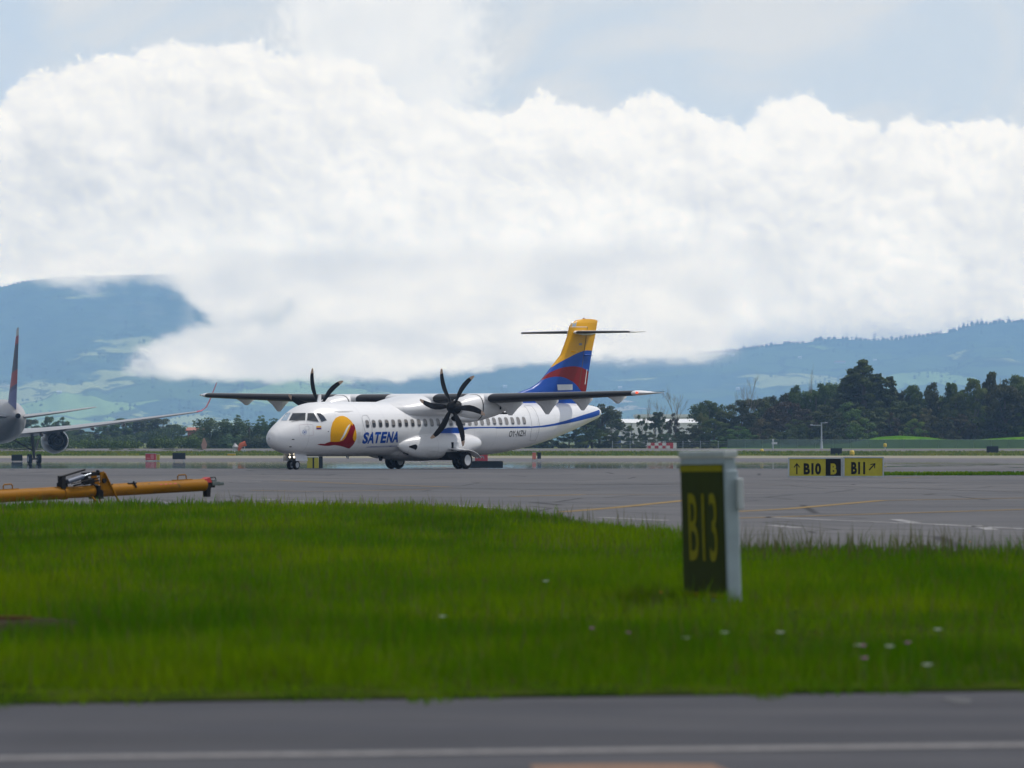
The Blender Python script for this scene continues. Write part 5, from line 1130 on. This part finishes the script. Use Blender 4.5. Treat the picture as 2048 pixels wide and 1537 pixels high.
RT = [  # px, top, width, distance, style, leaf, label
 (1414, 786, 58, 1075, 'broad', L_dark, 'dark open crowned tree at the left end of the right wood'),
 (1384, 846, 60, 1062, 'shrub', L_mid, 'green shrubby tree at the left foot of the right wood'),
 (1428, 836, 62, 1060, 'shrub', L_mid, 'dense rounded shrub mass below the open crowned tree'),
 (1404, 822, 26, 1068, 'round', L_yel, 'small yellow green bush lit at the top, left end of the wood'),
 (1452, 820, 50, 1072, 'round', L_dark, 'dark rounded tree just left of the pointed dark tree'),
 (1483, 797, 66, 1070, 'shrub', L_dark, 'dark pointed bushy tree left of the reddish shrub'),
 (1474, 850, 70, 1058, 'shrub', L_mid, 'low green shrub at the foot of the dark pointed tree'),
 (1521, 836, 46, 1062, 'shrub', L_brn, 'small russet shrub between two dark trees'),
 (1530, 798, 52, 1085, 'round', L_dark, 'dark tree behind the russet shrub'),
 (1556, 778, 60, 1090, 'broad', L_dark, 'dark tree rising behind the russet crowned tree'),
 (1574, 796, 84, 1070, 'broad', L_brn, 'wide russet and green crowned tree in the left half of the wood'),
 (1590, 836, 70, 1060, 'shrub', L_dark, 'dark lower tree beneath the wide russet crown'),
 (1600, 764, 56, 1090, 'round', L_dark, 'high rounded dark tree left of the lamp post'),
 (1632, 760, 56, 1088, 'round', L_dark, 'round topped dark tree left of the spiky conifer'),
 (1648, 806, 84, 1064, 'shrub', L_dark, 'broad dark tree behind the lamp post'),
 (1664, 764, 46, 1092, 'round', L_dark, 'dark tree between the rounded one and the conifer'),
 (1680, 772, 60, 1084, 'conifer', L_dark, 'small conifer touching the left side of the big spiky one'),
 (1728, 721, 180, 1082, 'conifer', L_dark, 'tallest spiky conifer standing above the whole wood'),
 (1704, 742, 110, 1086, 'conifer', L_dark, 'second conifer leaning on the left of the tallest'),
 (1760, 748, 64, 1085, 'conifer', L_dark, 'thin conifer just right of the tallest'),
 (1782, 754, 100, 1084, 'conifer', L_dark, 'short ragged conifer two right of the tallest'),
 (1700, 800, 92, 1066, 'shrub', L_mid, 'mid green bushy tree below the tallest conifer'),
 (1752, 796, 96, 1064, 'shrub', L_mid, 'large green bushy tree right below the tallest conifer'),
 (1780, 822, 44, 1060, 'shrub', L_brn, 'russet bush between green ones above the grass bank'),
 (1740, 850, 60, 1057, 'shrub', L_dark, 'dark bush left of the bright grass bank'),
 (1808, 764, 44, 1085, 'broad', L_dark, 'dark leafy crown right of the short conifer'),
 (1826, 768, 46, 1083, 'round', L_dark, 'dark round crown left of the gap in the skyline'),
 (1838, 790, 76, 1080, 'conifer', L_dark, 'small pointed tree in the dip of the skyline'),
 (1820, 806, 66, 1064, 'shrub', L_mid, 'green bush above the middle of the grass bank'),
 (1876, 758, 52, 1082, 'round', L_dark, 'smooth round topped dark tree right of the dip'),
 (1852, 812, 66, 1062, 'shrub', L_brn, 'brownish leafy tree below the smooth round one'),
 (1830, 836, 46, 1058, 'shrub', L_yel, 'yellow green bush low on the grass bank'),
 (1885, 832, 52, 1054, 'shrub', L_dark, 'dark glossy shrub standing in front on the grass bank'),
 (1910, 762, 40, 1080, 'tall', L_mid, 'loose leafy tree right of the smooth round one'),
 (1912, 780, 56, 1076, 'broad', L_mid, 'green spreading tree right of centre in the right wood'),
 (1922, 826, 66, 1060, 'shrub', L_brn, 'russet bush right of the dark glossy shrub'),
 (1950, 753, 44, 1078, 'tall', L_yel, 'yellow green ragged tree on the right skyline'),
 (1954, 800, 60, 1064, 'shrub', L_yel, 'bright yellow green tree in the right part of the wood'),
 (1978, 745, 30, 1080, 'tall', L_mid, 'thin tree with separate tufts near the right edge'),
 (2000, 743, 46, 1080, 'tall', L_mid, 'taller tufted tree near the right edge'),
 (2010, 770, 74, 1074, 'round', L_dark, 'large dark crown near the right edge'),
 (1992, 820, 80, 1060, 'shrub', L_dark, 'dark lower bush mass near the right edge'),
 (2042, 748, 60, 1078, 'round', L_dark, 'dark tree cut by the right edge of the photo'),
 (2050, 810, 80, 1060, 'shrub', L_mid, 'green bush at the right edge above the fence'),
 (2100, 760, 90, 1076, 'round', L_dark, 'dark tree beyond the right edge'), (2110, 820, 90, 1060, 'shrub', L_dark, 'dark bush beyond the right edge'), (2190, 770, 90, 1076, 'round', L_mid, 'green tree beyond the right edge'),
]
for r in RT:
    r = list(r); r[3] += 14 if (r[0] > 1735 and r[3] < 1066) else 0
    tree(r[0], r[1], r[2] * (1.25 if r[4] in ('round', 'broad', 'shrub') else 1.1), *r[3:6], r[6], group=GR)
# a second row closes the gaps behind, each crown a little different
for i, px in enumerate((1512, 1548, 1586, 1622, 1654, 1690, 1716, 1752, 1790, 1822, 1858, 1896, 1930, 1966, 1992, 2028, 2070)):
    tp_ = (796, 786, 776, 770, 774, 780, 776, 774, 776, 784, 778, 776, 774, 766, 764, 762, 766)[i]
    lb = 'back row tree, ' + ('rounded', 'broad', 'uneven', 'dense')[i % 4] + ' dark crown ' + ('above the russet shrub', 'over the left half of the wood', 'left of the lamp post', 'right above the lamp post', 'behind the lamp post', 'left of the tallest conifer', 'hidden by the tallest conifer', 'right beside the tallest conifer', 'behind the short ragged conifer', 'in the skyline dip', 'behind the smooth round tree', 'behind the loose leafy tree', 'left of the ragged yellow green tree', 'behind the ragged yellow green tree', 'behind the thin tufted tree', 'close to the right edge', 'beyond the right edge')[i]
    tree(px, tp_, 84, 1098 + (i % 3) * 3, ('round', 'broad')[i % 2], (L_dark, L_mid, L_dark)[i % 3], lb, group=GR)
# skyline twigs
for px, top, w_, lb in ((1350, 776, 44, 'bare leafless tree left of the open crowned tree'), (1497, 752, 46, 'tall bare tree between the pointed tree and the wood'), (1322, 800, 26, 'small bare tree above the white roofs'), (1290, 796, 22, 'thin bare tree left of the white roofs'), (1466, 782, 22, 'thin bare twigs beside the pointed dark tree'), (1616, 738, 20, 'wispy bare treetop above the wood')):
    tree(px, top, w_, 1095, 'bare', None, lb, group=GB)
# middle: ragged tree behind the tail and its neighbours
MT = [(1200, 794, 96, 1072, 'broad', L_euc, 'large ragged grey green tree right behind the aircraft tail', 0), (1172, 812, 66, 1074, 'round', L_euc, 'grey green tree partly behind the tail end', 1), (1224, 838, 44, 1070, 'tall', L_euc, 'drooping side tree right of the large ragged one', 0), (1184, 848, 80, 1066, 'shrub', L_dark, 'dark undergrowth below the large ragged tree', 1),
      (1138, 852, 60, 1072, 'shrub', L_dark, 'low dark tree below the tail cone', 0), (1105, 864, 56, 1076, 'shrub', L_mid, 'low tree half hidden by the rear fuselage', 1), (1070, 874, 56, 1078, 'shrub', L_dark, 'lowest dark bush under the rear fuselage', 0), (1218, 866, 50, 1064, 'shrub', L_dark, 'dark bush right of the ragged tree foot', 1),
      (1258, 850, 34, 1080, 'shrub', L_mid, 'small bluish tree at the left end of the white roofs', 0), (1284, 830, 24, 1082, 'tall', L_mid, 'slim tree before the left part of the white roofs', 0), (1308, 822, 34, 1080, 'tall', L_euc, 'leafy slim tree before the white roofs', 1), (1324, 826, 24, 1084, 'tall', L_mid, 'second slim tree right of the leafy one', 0), (1346, 822, 34, 1078, 'shrub', L_brn, 'greyish russet tree before the right part of the white roofs', 1),
      (1362, 862, 40, 1066, 'shrub', L_euc, 'grey green bush left of the right wood', 0), (1300, 862, 60, 1072, 'shrub', L_mid, 'low bushes below the slim trees', 1), (1334, 866, 46, 1070, 'shrub', L_euc, 'low pale bush above the red and white shed', 0), (1266, 872, 44, 1069, 'shrub', L_dark, 'low dark bush left of the red and white shed', 1)]
for r in MT: tree(*r[:6], r[6], group=GM, k=r[7])
# left: hazy dark row far off
LT = [(-60, 836, 60), (-10, 830, 60), (22, 846, 50), (62, 838, 44), (98, 832, 26), (128, 831, 52), (158, 858, 50), (182, 866, 40), (215, 842, 44), (244, 836, 40), (268, 840, 44), (296, 835, 40), (322, 836, 44), (347, 848, 40), (368, 872, 34), (388, 866, 30), (200, 862, 50), (110, 862, 60), (40, 866, 60), (284, 862, 60), (335, 864, 60), (240, 866, 50), (160, 872, 60), (80, 868, 60), (5, 862, 60), (376, 880, 60), (300, 846, 50), (255, 852, 46), (226, 856, 46)]
WH = ['left of the jet fin', 'behind the jet tail', 'behind the jet tailplane', 'below the tip of the jet tailplane', 'above the jet engine', 'under the jet wing', 'above the red sign', 'below the middle of the jet wing', 'left of the brick building', 'near the red jet winglet']
for i, (px, top, w_) in enumerate(LT):
    where = WH[0] if px < 0 else WH[1] if px < 50 else WH[2] if px < 105 else WH[4] if px < 140 else WH[3] if px < 190 else WH[5] if px < 250 else WH[6] if px < 300 else WH[7] if px < 340 else WH[8] if px < 380 else WH[9]
    sz = 'tall' if top < 845 else 'mid height' if top < 862 else 'low'
    tree(px, top, w_ * 1.15, 1500 + (i % 4) * 18, ('round', 'shrub', 'tall', 'round')[i % 4] if w_ > 40 else 'round', (L_dark, L_dark, L_mid)[i % 3], f'{sz} bluish dark tree {where}, {("rounded", "spreading", "narrow", "dense", "uneven")[i % 5]} crown', group=GL)
for px, top, w_, lb in ((392, 862, 34, 'small tree at the left end of the lobed clump'), (420, 846, 48, 'leftmost tall lobed green tree'), (444, 834, 50, 'lobed green tree left of the clump centre'), (470, 825, 56, 'highest lobed green tree in the clump middle'), (498, 836, 48, 'lobed green tree right of the highest one'), (524, 826, 48, 'second highest lobed green tree near the aircraft nose'), (550, 832, 50, 'lobed green tree just above the aircraft nose'), (580, 828, 54, 'lobed green tree behind the aircraft nose'), (612, 840, 60, 'lobed green tree hidden mostly behind the cockpit'),
                         (456, 866, 60, 'low front tree of the lobed clump'), (510, 866, 64, 'low front tree of the lobed clump near the nose'), (415, 874, 40, 'low front bush at the left of the lobed clump')):
    tree(px, top, w_ * 1.1, 1062 if top < 860 else 1054, 'lobed', L_euc, lb, group=GC)
# pale bushes in the grass at left
for px, top, w_, mt, lb in ((232, 895, 26, L_yel, 'pale round bush right of the jet engine'), (262, 898, 16, L_yel, 'small pale bush below the jet wing'), (340, 898, 34, L_yel, 'yellow green low bush behind the dark sign back'), (397, 896, 22, L_yel, 'light green bush left of the salmon board'), (60, 893, 60, L_yel, 'light green bush behind the jet wheels'), (110, 897, 50, L_yel, 'light green bush under the jet engine'), (20, 897, 50, L_mid, 'green bush behind the jet tail')):
    tree(px, top, w_, 1012, 'shrub', mt, lb, name='shrub', group='low bushes in the far grass at left')
# continuous low hedge line behind the signs at left, dark
mb = None

# ================================================================== FAR BUILDINGS
def house(px0, px1, top, eave, d, wallm, roofm, label, name='house', dep=12, base=None, win=0, group=None, gable=True):
    z0 = gz(d) if base is None else Zp(base, d); w_ = (px1 - px0) * d / F; ze = Zp(eave, d) - z0; zt = Zp(top, d) - z0
    o = empty(name, (X(px0, d), d, z0), 0, label, 'building', group)
    k = MB(); k.box((w_ / 2, dep / 2, ze / 2), (w_, dep, ze)); k.build('wall', wallm, o)
    k = MB()
    if gable: k.prism([(-.4, ze), (dep / 2, zt), (dep + .4, ze), (dep + .4, ze - .12), (dep / 2, zt - .15), (-.4, ze - .12)], -.4, w_ + .4, 'x')
    else: k.box((w_ / 2, dep / 2, (ze + zt) / 2), (w_ + .6, dep + .6, max(zt - ze, .3)))
    k.build('roof', roofm, o)
    for i in range(win):
        k = MB(); k.box((w_ * (i + .5) / win, -.03, ze * .55), (w_ / win * .4, .08, ze * .3)); k.build('window', m_dark, o)
    return o
m_wr = M('greenhouse_white', (0.75, 0.76, 0.76), .5, var=.15, scale=.2); m_ww = M('white_wall', (0.62, .62, .62), .7); m_brick = M('brick_red', (0.26, 0.10, 0.08), .8, var=.4); m_tile = M('roof_tile', (0.34, 0.12, 0.08), .8); m_bw = M('blue_panel', (0.03, 0.07, 0.22), .6); m_teal = M('teal_sheet', (0.05, 0.16, 0.18), .6)
for i, (a, b_, lb) in enumerate(((1215, 1262, 'left white greenhouse roof seen between trees'), (1264, 1310, 'second white greenhouse roof between the slim trees'), (1312, 1352, 'third white greenhouse roof behind the russet tree'), (1354, 1400, 'right white greenhouse roof beside the dark wood'))):
    house(a, b_, 838, 846, 1500 + i * 6, m_wr, m_wr, lb, 'greenhouse', 30, group='white greenhouses beyond the trees')
house(1275, 1392, 829, 834.5, 1620, m_ww, m_wr, 'long white roof behind the greenhouses', 'warehouse', 40, gable=False)
house(375, 410, 855, 861, 1290, m_brick, m_tile, 'red brick building with a tiled roof left of the lobed clump', 'brick_building', 14, win=4)
house(1150, 1178, 872, 877, 1150, m_bw, m_bw, 'dark blue shed below the ragged tree', 'shed', 8, gable=False); house(1220, 1242, 872, 876, 1150, m_bw, m_bw, 'blue shed right of the ragged tree', 'shed', 8, gable=False)
house(1030, 1108, 888, 893, 1090, m_teal, m_teal, 'long low teal shed under the rear fuselage', 'shed', 8, gable=False)
# red and white checkered hut
d = 1052; o = empty('checkered_hut', at(1294, d), 0, 'low red and white checkered equipment hut beyond the taxiway', 'hut')
ww = 46 * d / F; hh_ = Zp(886, d)
k = MB(); k.box((ww / 2, 1, hh_ / 2), (ww, 2, hh_)); k.build('wall', m_ww, o)
k = MB()
for i in range(6):
    for j in range(2):
        if (i + j) % 2 == 0: k.box((ww * (i + .5) / 6, -.012, hh_ * (j + .5) / 2), (ww / 6, .02, hh_ / 2))
k.build('red_squares', m_sred, o)
d = 1053; o = empty('checkered_hut', at(1340, d), 0, 'smaller red and white hut right of the wide one', 'hut'); ww = 13 * d / F; hh_ = Zp(886, d)
k = MB(); k.box((ww / 2, 1, hh_ / 2), (ww, 2, hh_)); k.build('wall', m_ww, o)
k = MB(); k.box((ww * .25, -.012, hh_ / 2), (ww / 2, .02, hh_)); k.build('red_squares', m_sred, o)

# ================================================================== HILLS
UU = [-2600, -1200, -500, 0, 60, 110, 180, 260, 340, 420, 520, 640, 760, 880, 1000, 1080, 1150, 1250, 1350, 1420, 1470, 1530, 1600, 1660, 1720, 1790, 1860, 1910, 1950, 2000, 2060, 2300, 3000, 4600]
RG = [640, 600, 585, 574, 560, 553, 551, 549, 548, 551, 560, 575, 600, 640, 675, 700, 706, 704, 702, 706, 702, 694, 686, 676, 680, 680, 672, 662, 650, 645, 642, 630, 600, 640]
hr = np.random.default_rng(5)
def vnoise(x, y, seed):
    g = np.random.default_rng(seed); T = g.random((257, 257)); xi = np.floor(x).astype(int); yi = np.floor(y).astype(int); fx = x - xi; fy = y - yi; fx = fx * fx * (3 - 2 * fx); fy = fy * fy * (3 - 2 * fy)
    a = T[xi % 256, yi % 256]; b = T[(xi + 1) % 256, yi % 256]; c = T[xi % 256, (yi + 1) % 256]; e = T[(xi + 1) % 256, (yi + 1) % 256]
    return a * (1 - fx) * (1 - fy) + b * fx * (1 - fy) + c * (1 - fx) * fy + e * fx * fy
def fbm(x, y, s, o=5):
    r = 0; a = .5
    for i in range(o): r = r + a * vnoise(x * 2**i + 31.7 * i, y * 2**i + 17.3 * i, s + i); a *= .5
    return r
nu, nt = 760, 150; uu = np.linspace(-2400, 4400, nu); tt = np.linspace(0, 1, nt); U, T_ = np.meshgrid(uu, tt, indexing='ij')
rg_ = HZ - np.interp(U, UU, RG)
Dm = (7000 + T_ * 5200) * HK
prof = np.where(T_ < .93, (T_ / .93) ** 1.25, 1 - (T_ - .93) / .07 * .35)
bump = (fbm(U / 210, T_ * 6, 11) - .5); gul = np.abs(fbm(U / 120 + T_ * 2, T_ * 3.0, 41) - .48)
E = rg_ * prof + (bump * 70 - gul * 60 + 8) * np.clip(T_ * 5, 0, 1) * np.clip((.93 - T_) * 6, 0, 1) * np.clip(rg_ / 250, .5, 1)
E += (fbm(U / 14, T_ * 40, 77, 3) - .5) * 3 * np.clip(T_ * 5, 0, 1)
Zm = E / F * Dm + EYE - 3 * (T_ < .005); Xm = (U - 1024) / F * Dm
V = np.stack([Xm, Dm, Zm], -1).reshape(-1, 3); ii = np.arange(nu - 1)[:, None] * nt + np.arange(nt - 1)[None]
Fq = np.stack([ii, ii + nt, ii + nt + 1, ii + 1], -1).reshape(-1, 4)
me = bpy.data.meshes.new('hills'); me.vertices.add(len(V)); me.vertices.foreach_set('co', V.ravel()); me.loops.add(Fq.size); me.loops.foreach_set('vertex_index', Fq.ravel().astype(np.int32)); me.polygons.add(len(Fq)); me.polygons.foreach_set('loop_start', np.arange(0, Fq.size, 4, dtype=np.int32)); me.polygons.foreach_set('loop_total', np.full(len(Fq), 4, np.int32)); me.update(calc_edges=True); me.polygons.foreach_set('use_smooth', [True] * len(Fq))
m, t, b = newmat('hill_country'); p = geo(t); px_, py_, pz_ = sep(t, p)
pq = comb(t, px_ * (.0032 / HK), py_ * (.0011 / HK), pz_ * (.009 / HK))
wv = noise(t, pq, 1.2, 4, .6); pv = vadd(t, pq, comb(t, wv, wv * .8, wv * .5))
cell = voro(t, pv, 1.6, 'F1', 'Color'); cr, cg, cb = sep(t, cell)
frst = noise(t, pq, .55, 7, .62) + pz_ * (.00022 / HK)
fm = frst.ss(.505, .535); field = mix(t, cr.gt(.55), (0.30, 0.44, 0.12), (0.46, 0.50, 0.20)); field = mix(t, cg.gt(.8), field, (0.58, 0.50, 0.34)); field = mix(t, cb.gt(.55), field, (0.11, 0.18, 0.06))
hedge = voro(t, pv, 1.6, 'DISTANCE_TO_EDGE').ss(.05, .02); field = mix(t, hedge * .8, field, (0.03, .05, .025))
fo_ = mix(t, noise(t, vscale(t, p, (.02, .008, .02)), 1, 4, .65).ss(.35, .65), (0.035, 0.08, 0.06), (0.10, 0.17, 0.10))
c = mix(t, fm, field, fo_); t.links.new(c.s, b.inputs['Base Color']); b.inputs['Roughness'].default_value = 1; b.inputs['Specular IOR Level'].default_value = 0
me.materials.append(m); ho = bpy.data.objects.new('hills', me); COL.objects.link(ho); tag(ho, kind='structure')
# woods along the skyline and hedgerow trees on the slopes
g = np.random.default_rng(9); C = []; Rr = []
def hill_pt(u, tq):
    i = int(round((u + 2400) / 6800 * (nu - 1))); j = int(round(tq * (nt - 1))); q = i * nt + j; return V[min(max(q, 0), len(V) - 1)]
for i in range(1500):
    u_ = g.uniform(1040, 2250) if g.random() < .8 else g.uniform(-50, 420); p_ = hill_pt(u_, .925)
    big_ = 1 if u_ > 1450 else .6
    dn_ = fbm(np.array([u_ / 35.]), np.array([3.]), 5)[0]
    if dn_ < .42 and g.random() < .75: continue
    hgt = HK * (1.5 + 8.0 * g.random() ** 2.2) * big_ * (1.7 if (1690 < u_ < 1760 or 1925 < u_ < 2030) and g.random() < .4 else 1) * (.45 if u_ < 500 else 1); rr_ = HK * g.uniform(1.8, 4.6) * (.6 if u_ < 500 else 1); yj = g.uniform(-30, 30); C += [(p_[0], p_[1] + yj, p_[2] - 3), (p_[0] + g.uniform(-1, 1), p_[1] + yj, p_[2] + hgt * .35), (p_[0] + g.uniform(-2, 2), p_[1] + yj, p_[2] + hgt * .7)]; Rr += [rr_ * 1.2, rr_, rr_ * .7]
for i in range(6000):
    u_ = g.uniform(-100, 2200); tq = g.uniform(.12, .9); dn_ = fbm(np.array([u_ / 60.]), np.array([tq * 14]), 15)[0]
    if dn_ < .5: continue
    p_ = hill_pt(u_, tq); C.append((p_[0], p_[1], p_[2] + 4)); Rr.append(HK * g.uniform(1.2, 3.2))
me = leaf_mesh('hill_woods', C, Rr, 100000, 4.0, 4, squash=(1, 1, .9)); me.materials.append(L_dark); o = bpy.data.objects.new('hill_woods', me); COL.objects.link(o)
tag(o, 'far-off woods and hedgerow trees on the hazy hills and their skyline', 'woods', kind='stuff')
# white farmhouses on the slopes
HS = [(118, 790, 'tiny farmhouse on the left slope'), (1088, 776, 'white farmhouse left of the tail fin'), (560, 806, 'pale farmhouse under the far wing'), (1250, 734, 'white shed on the slope right of the fin'), (1450, 713, 'long white farmhouse below the ridge woods'), (1466, 714, 'white house at the right end of the long farmhouse'), (1476, 783, 'round white tank low on the slope'), (1240, 780, 'pale house above the wing tip'), (1680, 729, 'salmon roofed farmhouse on the right slope'), (1750, 726, 'small white house right of the salmon roofed one'), (1600, 718, 'small white house left of the salmon roofed one'), (1010, 776, 'pale farmhouse above the wing'), (300, 742, 'tiny farmhouse at the edge of the low cloud')]
for px, py, lb in HS:
    i = int(round((px + 2400) / 6800 * (nu - 1))); colE = E[i]; js = [j for j in range(nt) if HZ - colE[j] <= py]
    j = js[0] if js else nt - 12; q = V[i * nt + j]; dd = q[1]; wd = (34 if px in (1450, 1680) else 12)
    o = empty('farmhouse', (X(px, dd) - wd / 2, dd, q[2] - 1), 0, lb, 'house', 'farmhouses on the hills')
    k = MB(); k.box((wd / 2, 5, 3), (wd, 10, 6)); k.build('wall', m_ww, o)
    k = MB(); k.prism([(-.6, 6), (5, 9), (10.6, 6)], -.3, wd + .3, 'x'); k.build('roof', m_tile if px == 1680 else m_wr, o)

# ================================================================== LOW CLOUD lying against the hills, and haze
m = bpy.data.materials.new('low_cloud'); m.use_nodes = True; t = m.node_tree; t.nodes.clear(); MATS['low_cloud'] = m
out = t.nodes.new('ShaderNodeOutputMaterial'); pv_ = t.nodes.new('ShaderNodeVolumePrincipled'); t.links.new(pv_.outputs[0], out.inputs['Volume'])
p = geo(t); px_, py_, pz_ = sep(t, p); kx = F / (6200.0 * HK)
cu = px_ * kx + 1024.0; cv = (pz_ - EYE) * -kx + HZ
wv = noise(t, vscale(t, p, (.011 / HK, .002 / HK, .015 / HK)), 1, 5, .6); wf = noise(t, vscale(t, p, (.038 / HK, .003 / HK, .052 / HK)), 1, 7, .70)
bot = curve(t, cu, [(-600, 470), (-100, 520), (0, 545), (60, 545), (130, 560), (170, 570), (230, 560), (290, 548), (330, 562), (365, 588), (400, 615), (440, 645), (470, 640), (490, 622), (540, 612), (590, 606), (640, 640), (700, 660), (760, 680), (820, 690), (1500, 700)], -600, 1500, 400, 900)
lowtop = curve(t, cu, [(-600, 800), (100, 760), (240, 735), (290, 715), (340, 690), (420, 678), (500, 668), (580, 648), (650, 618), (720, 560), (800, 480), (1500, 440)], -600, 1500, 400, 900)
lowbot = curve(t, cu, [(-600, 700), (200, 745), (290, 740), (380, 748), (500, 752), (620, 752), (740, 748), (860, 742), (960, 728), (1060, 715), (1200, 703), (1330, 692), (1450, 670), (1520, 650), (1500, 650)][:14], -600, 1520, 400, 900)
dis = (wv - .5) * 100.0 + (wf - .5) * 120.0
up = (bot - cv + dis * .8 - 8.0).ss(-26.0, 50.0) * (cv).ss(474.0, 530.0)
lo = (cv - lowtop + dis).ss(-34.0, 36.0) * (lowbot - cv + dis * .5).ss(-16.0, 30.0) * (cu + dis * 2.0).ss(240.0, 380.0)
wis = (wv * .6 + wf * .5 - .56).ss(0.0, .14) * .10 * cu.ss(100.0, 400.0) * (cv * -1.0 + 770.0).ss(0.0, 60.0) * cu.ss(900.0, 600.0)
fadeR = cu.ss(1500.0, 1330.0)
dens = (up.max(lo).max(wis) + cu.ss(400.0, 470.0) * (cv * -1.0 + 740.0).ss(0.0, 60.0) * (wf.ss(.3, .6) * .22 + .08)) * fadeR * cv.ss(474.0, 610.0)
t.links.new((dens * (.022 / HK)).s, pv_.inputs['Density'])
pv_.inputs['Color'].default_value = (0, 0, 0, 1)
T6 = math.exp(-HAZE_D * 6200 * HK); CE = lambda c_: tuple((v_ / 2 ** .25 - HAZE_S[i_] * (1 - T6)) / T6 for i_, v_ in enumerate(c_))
em = mix(t, noise(t, vscale(t, p, (.009 / HK, .002 / HK, .018 / HK)), 1, 6, .6).ss(.34, .64), CE((0.65, 0.695, 0.75)), CE((.87, .87, .86))); t.links.new(em.s, pv_.inputs['Emission Color']); t.links.new((dens * (.022 / HK)).s, pv_.inputs['Emission Strength'])  # daylight on the cloud and its grey mottling are put in as emission
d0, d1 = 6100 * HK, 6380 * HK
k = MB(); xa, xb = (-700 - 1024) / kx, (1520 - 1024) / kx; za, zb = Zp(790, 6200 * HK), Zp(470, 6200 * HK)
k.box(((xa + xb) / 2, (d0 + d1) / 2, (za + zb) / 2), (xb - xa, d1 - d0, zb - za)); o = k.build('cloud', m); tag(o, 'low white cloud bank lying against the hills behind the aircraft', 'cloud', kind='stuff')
hm = bpy.data.materials.new('haze'); hm.use_nodes = True; t = hm.node_tree; t.nodes.clear()
out = t.nodes.new('ShaderNodeOutputMaterial'); pv_ = t.nodes.new('ShaderNodeVolumePrincipled'); t.links.new(pv_.outputs[0], out.inputs['Volume'])
pv_.inputs['Density'].default_value = HAZE_D; pv_.inputs['Color'].default_value = (.37, .61, 1.0, 1); pv_.inputs['Anisotropy'].default_value = 0.0
k = MB(); k.box((0, 17000, (HZT - 3) / 2), (41000, 35400, HZT + 3)); o = k.build('haze', hm); tag(o, kind='stuff')
# unbroken undergrowth below both tree rows
for nm, xs_, dd_, hh0, mt_, lb in (('undergrowth', (X(1372, 1078), X(2300, 1082)), 1082, 8.0, L_dark, 'dark undergrowth filling the foot of the wood at right'), ('undergrowth', (X(-200, 1490), X(402, 1490)), 1490, 4.2, L_dark, 'low dark undergrowth joining the hazy trees at left'), ('undergrowth', (X(395, 1066), X(660, 1066)), 1066, 4.5, L_euc, 'low green undergrowth below the lobed clump'), ('undergrowth', (X(-250, 1050), X(405, 1050)), 1050, 1.5, L_dark, 'low dark hedge line behind the far signs at left')):
    g2 = np.random.default_rng(int(dd_)); C = []; Rr = []
    for i in range(int((xs_[1] - xs_[0]) * 3.6)):
        x_ = g2.uniform(*xs_); C.append((x_, dd_ + g2.uniform(-4, 4), (.08 + .92 * g2.random()) * hh0 * (.7 + .3 * math.sin(x_ * .21)))); Rr.append(g2.uniform(.8, 1.6))
    me = leaf_mesh(nm, C, Rr, len(C) * 90, .42, int(dd_)); me.materials.append(mt_); o = bpy.data.objects.new(nm, me); COL.objects.link(o); tag(o, lb, 'undergrowth', kind='stuff')
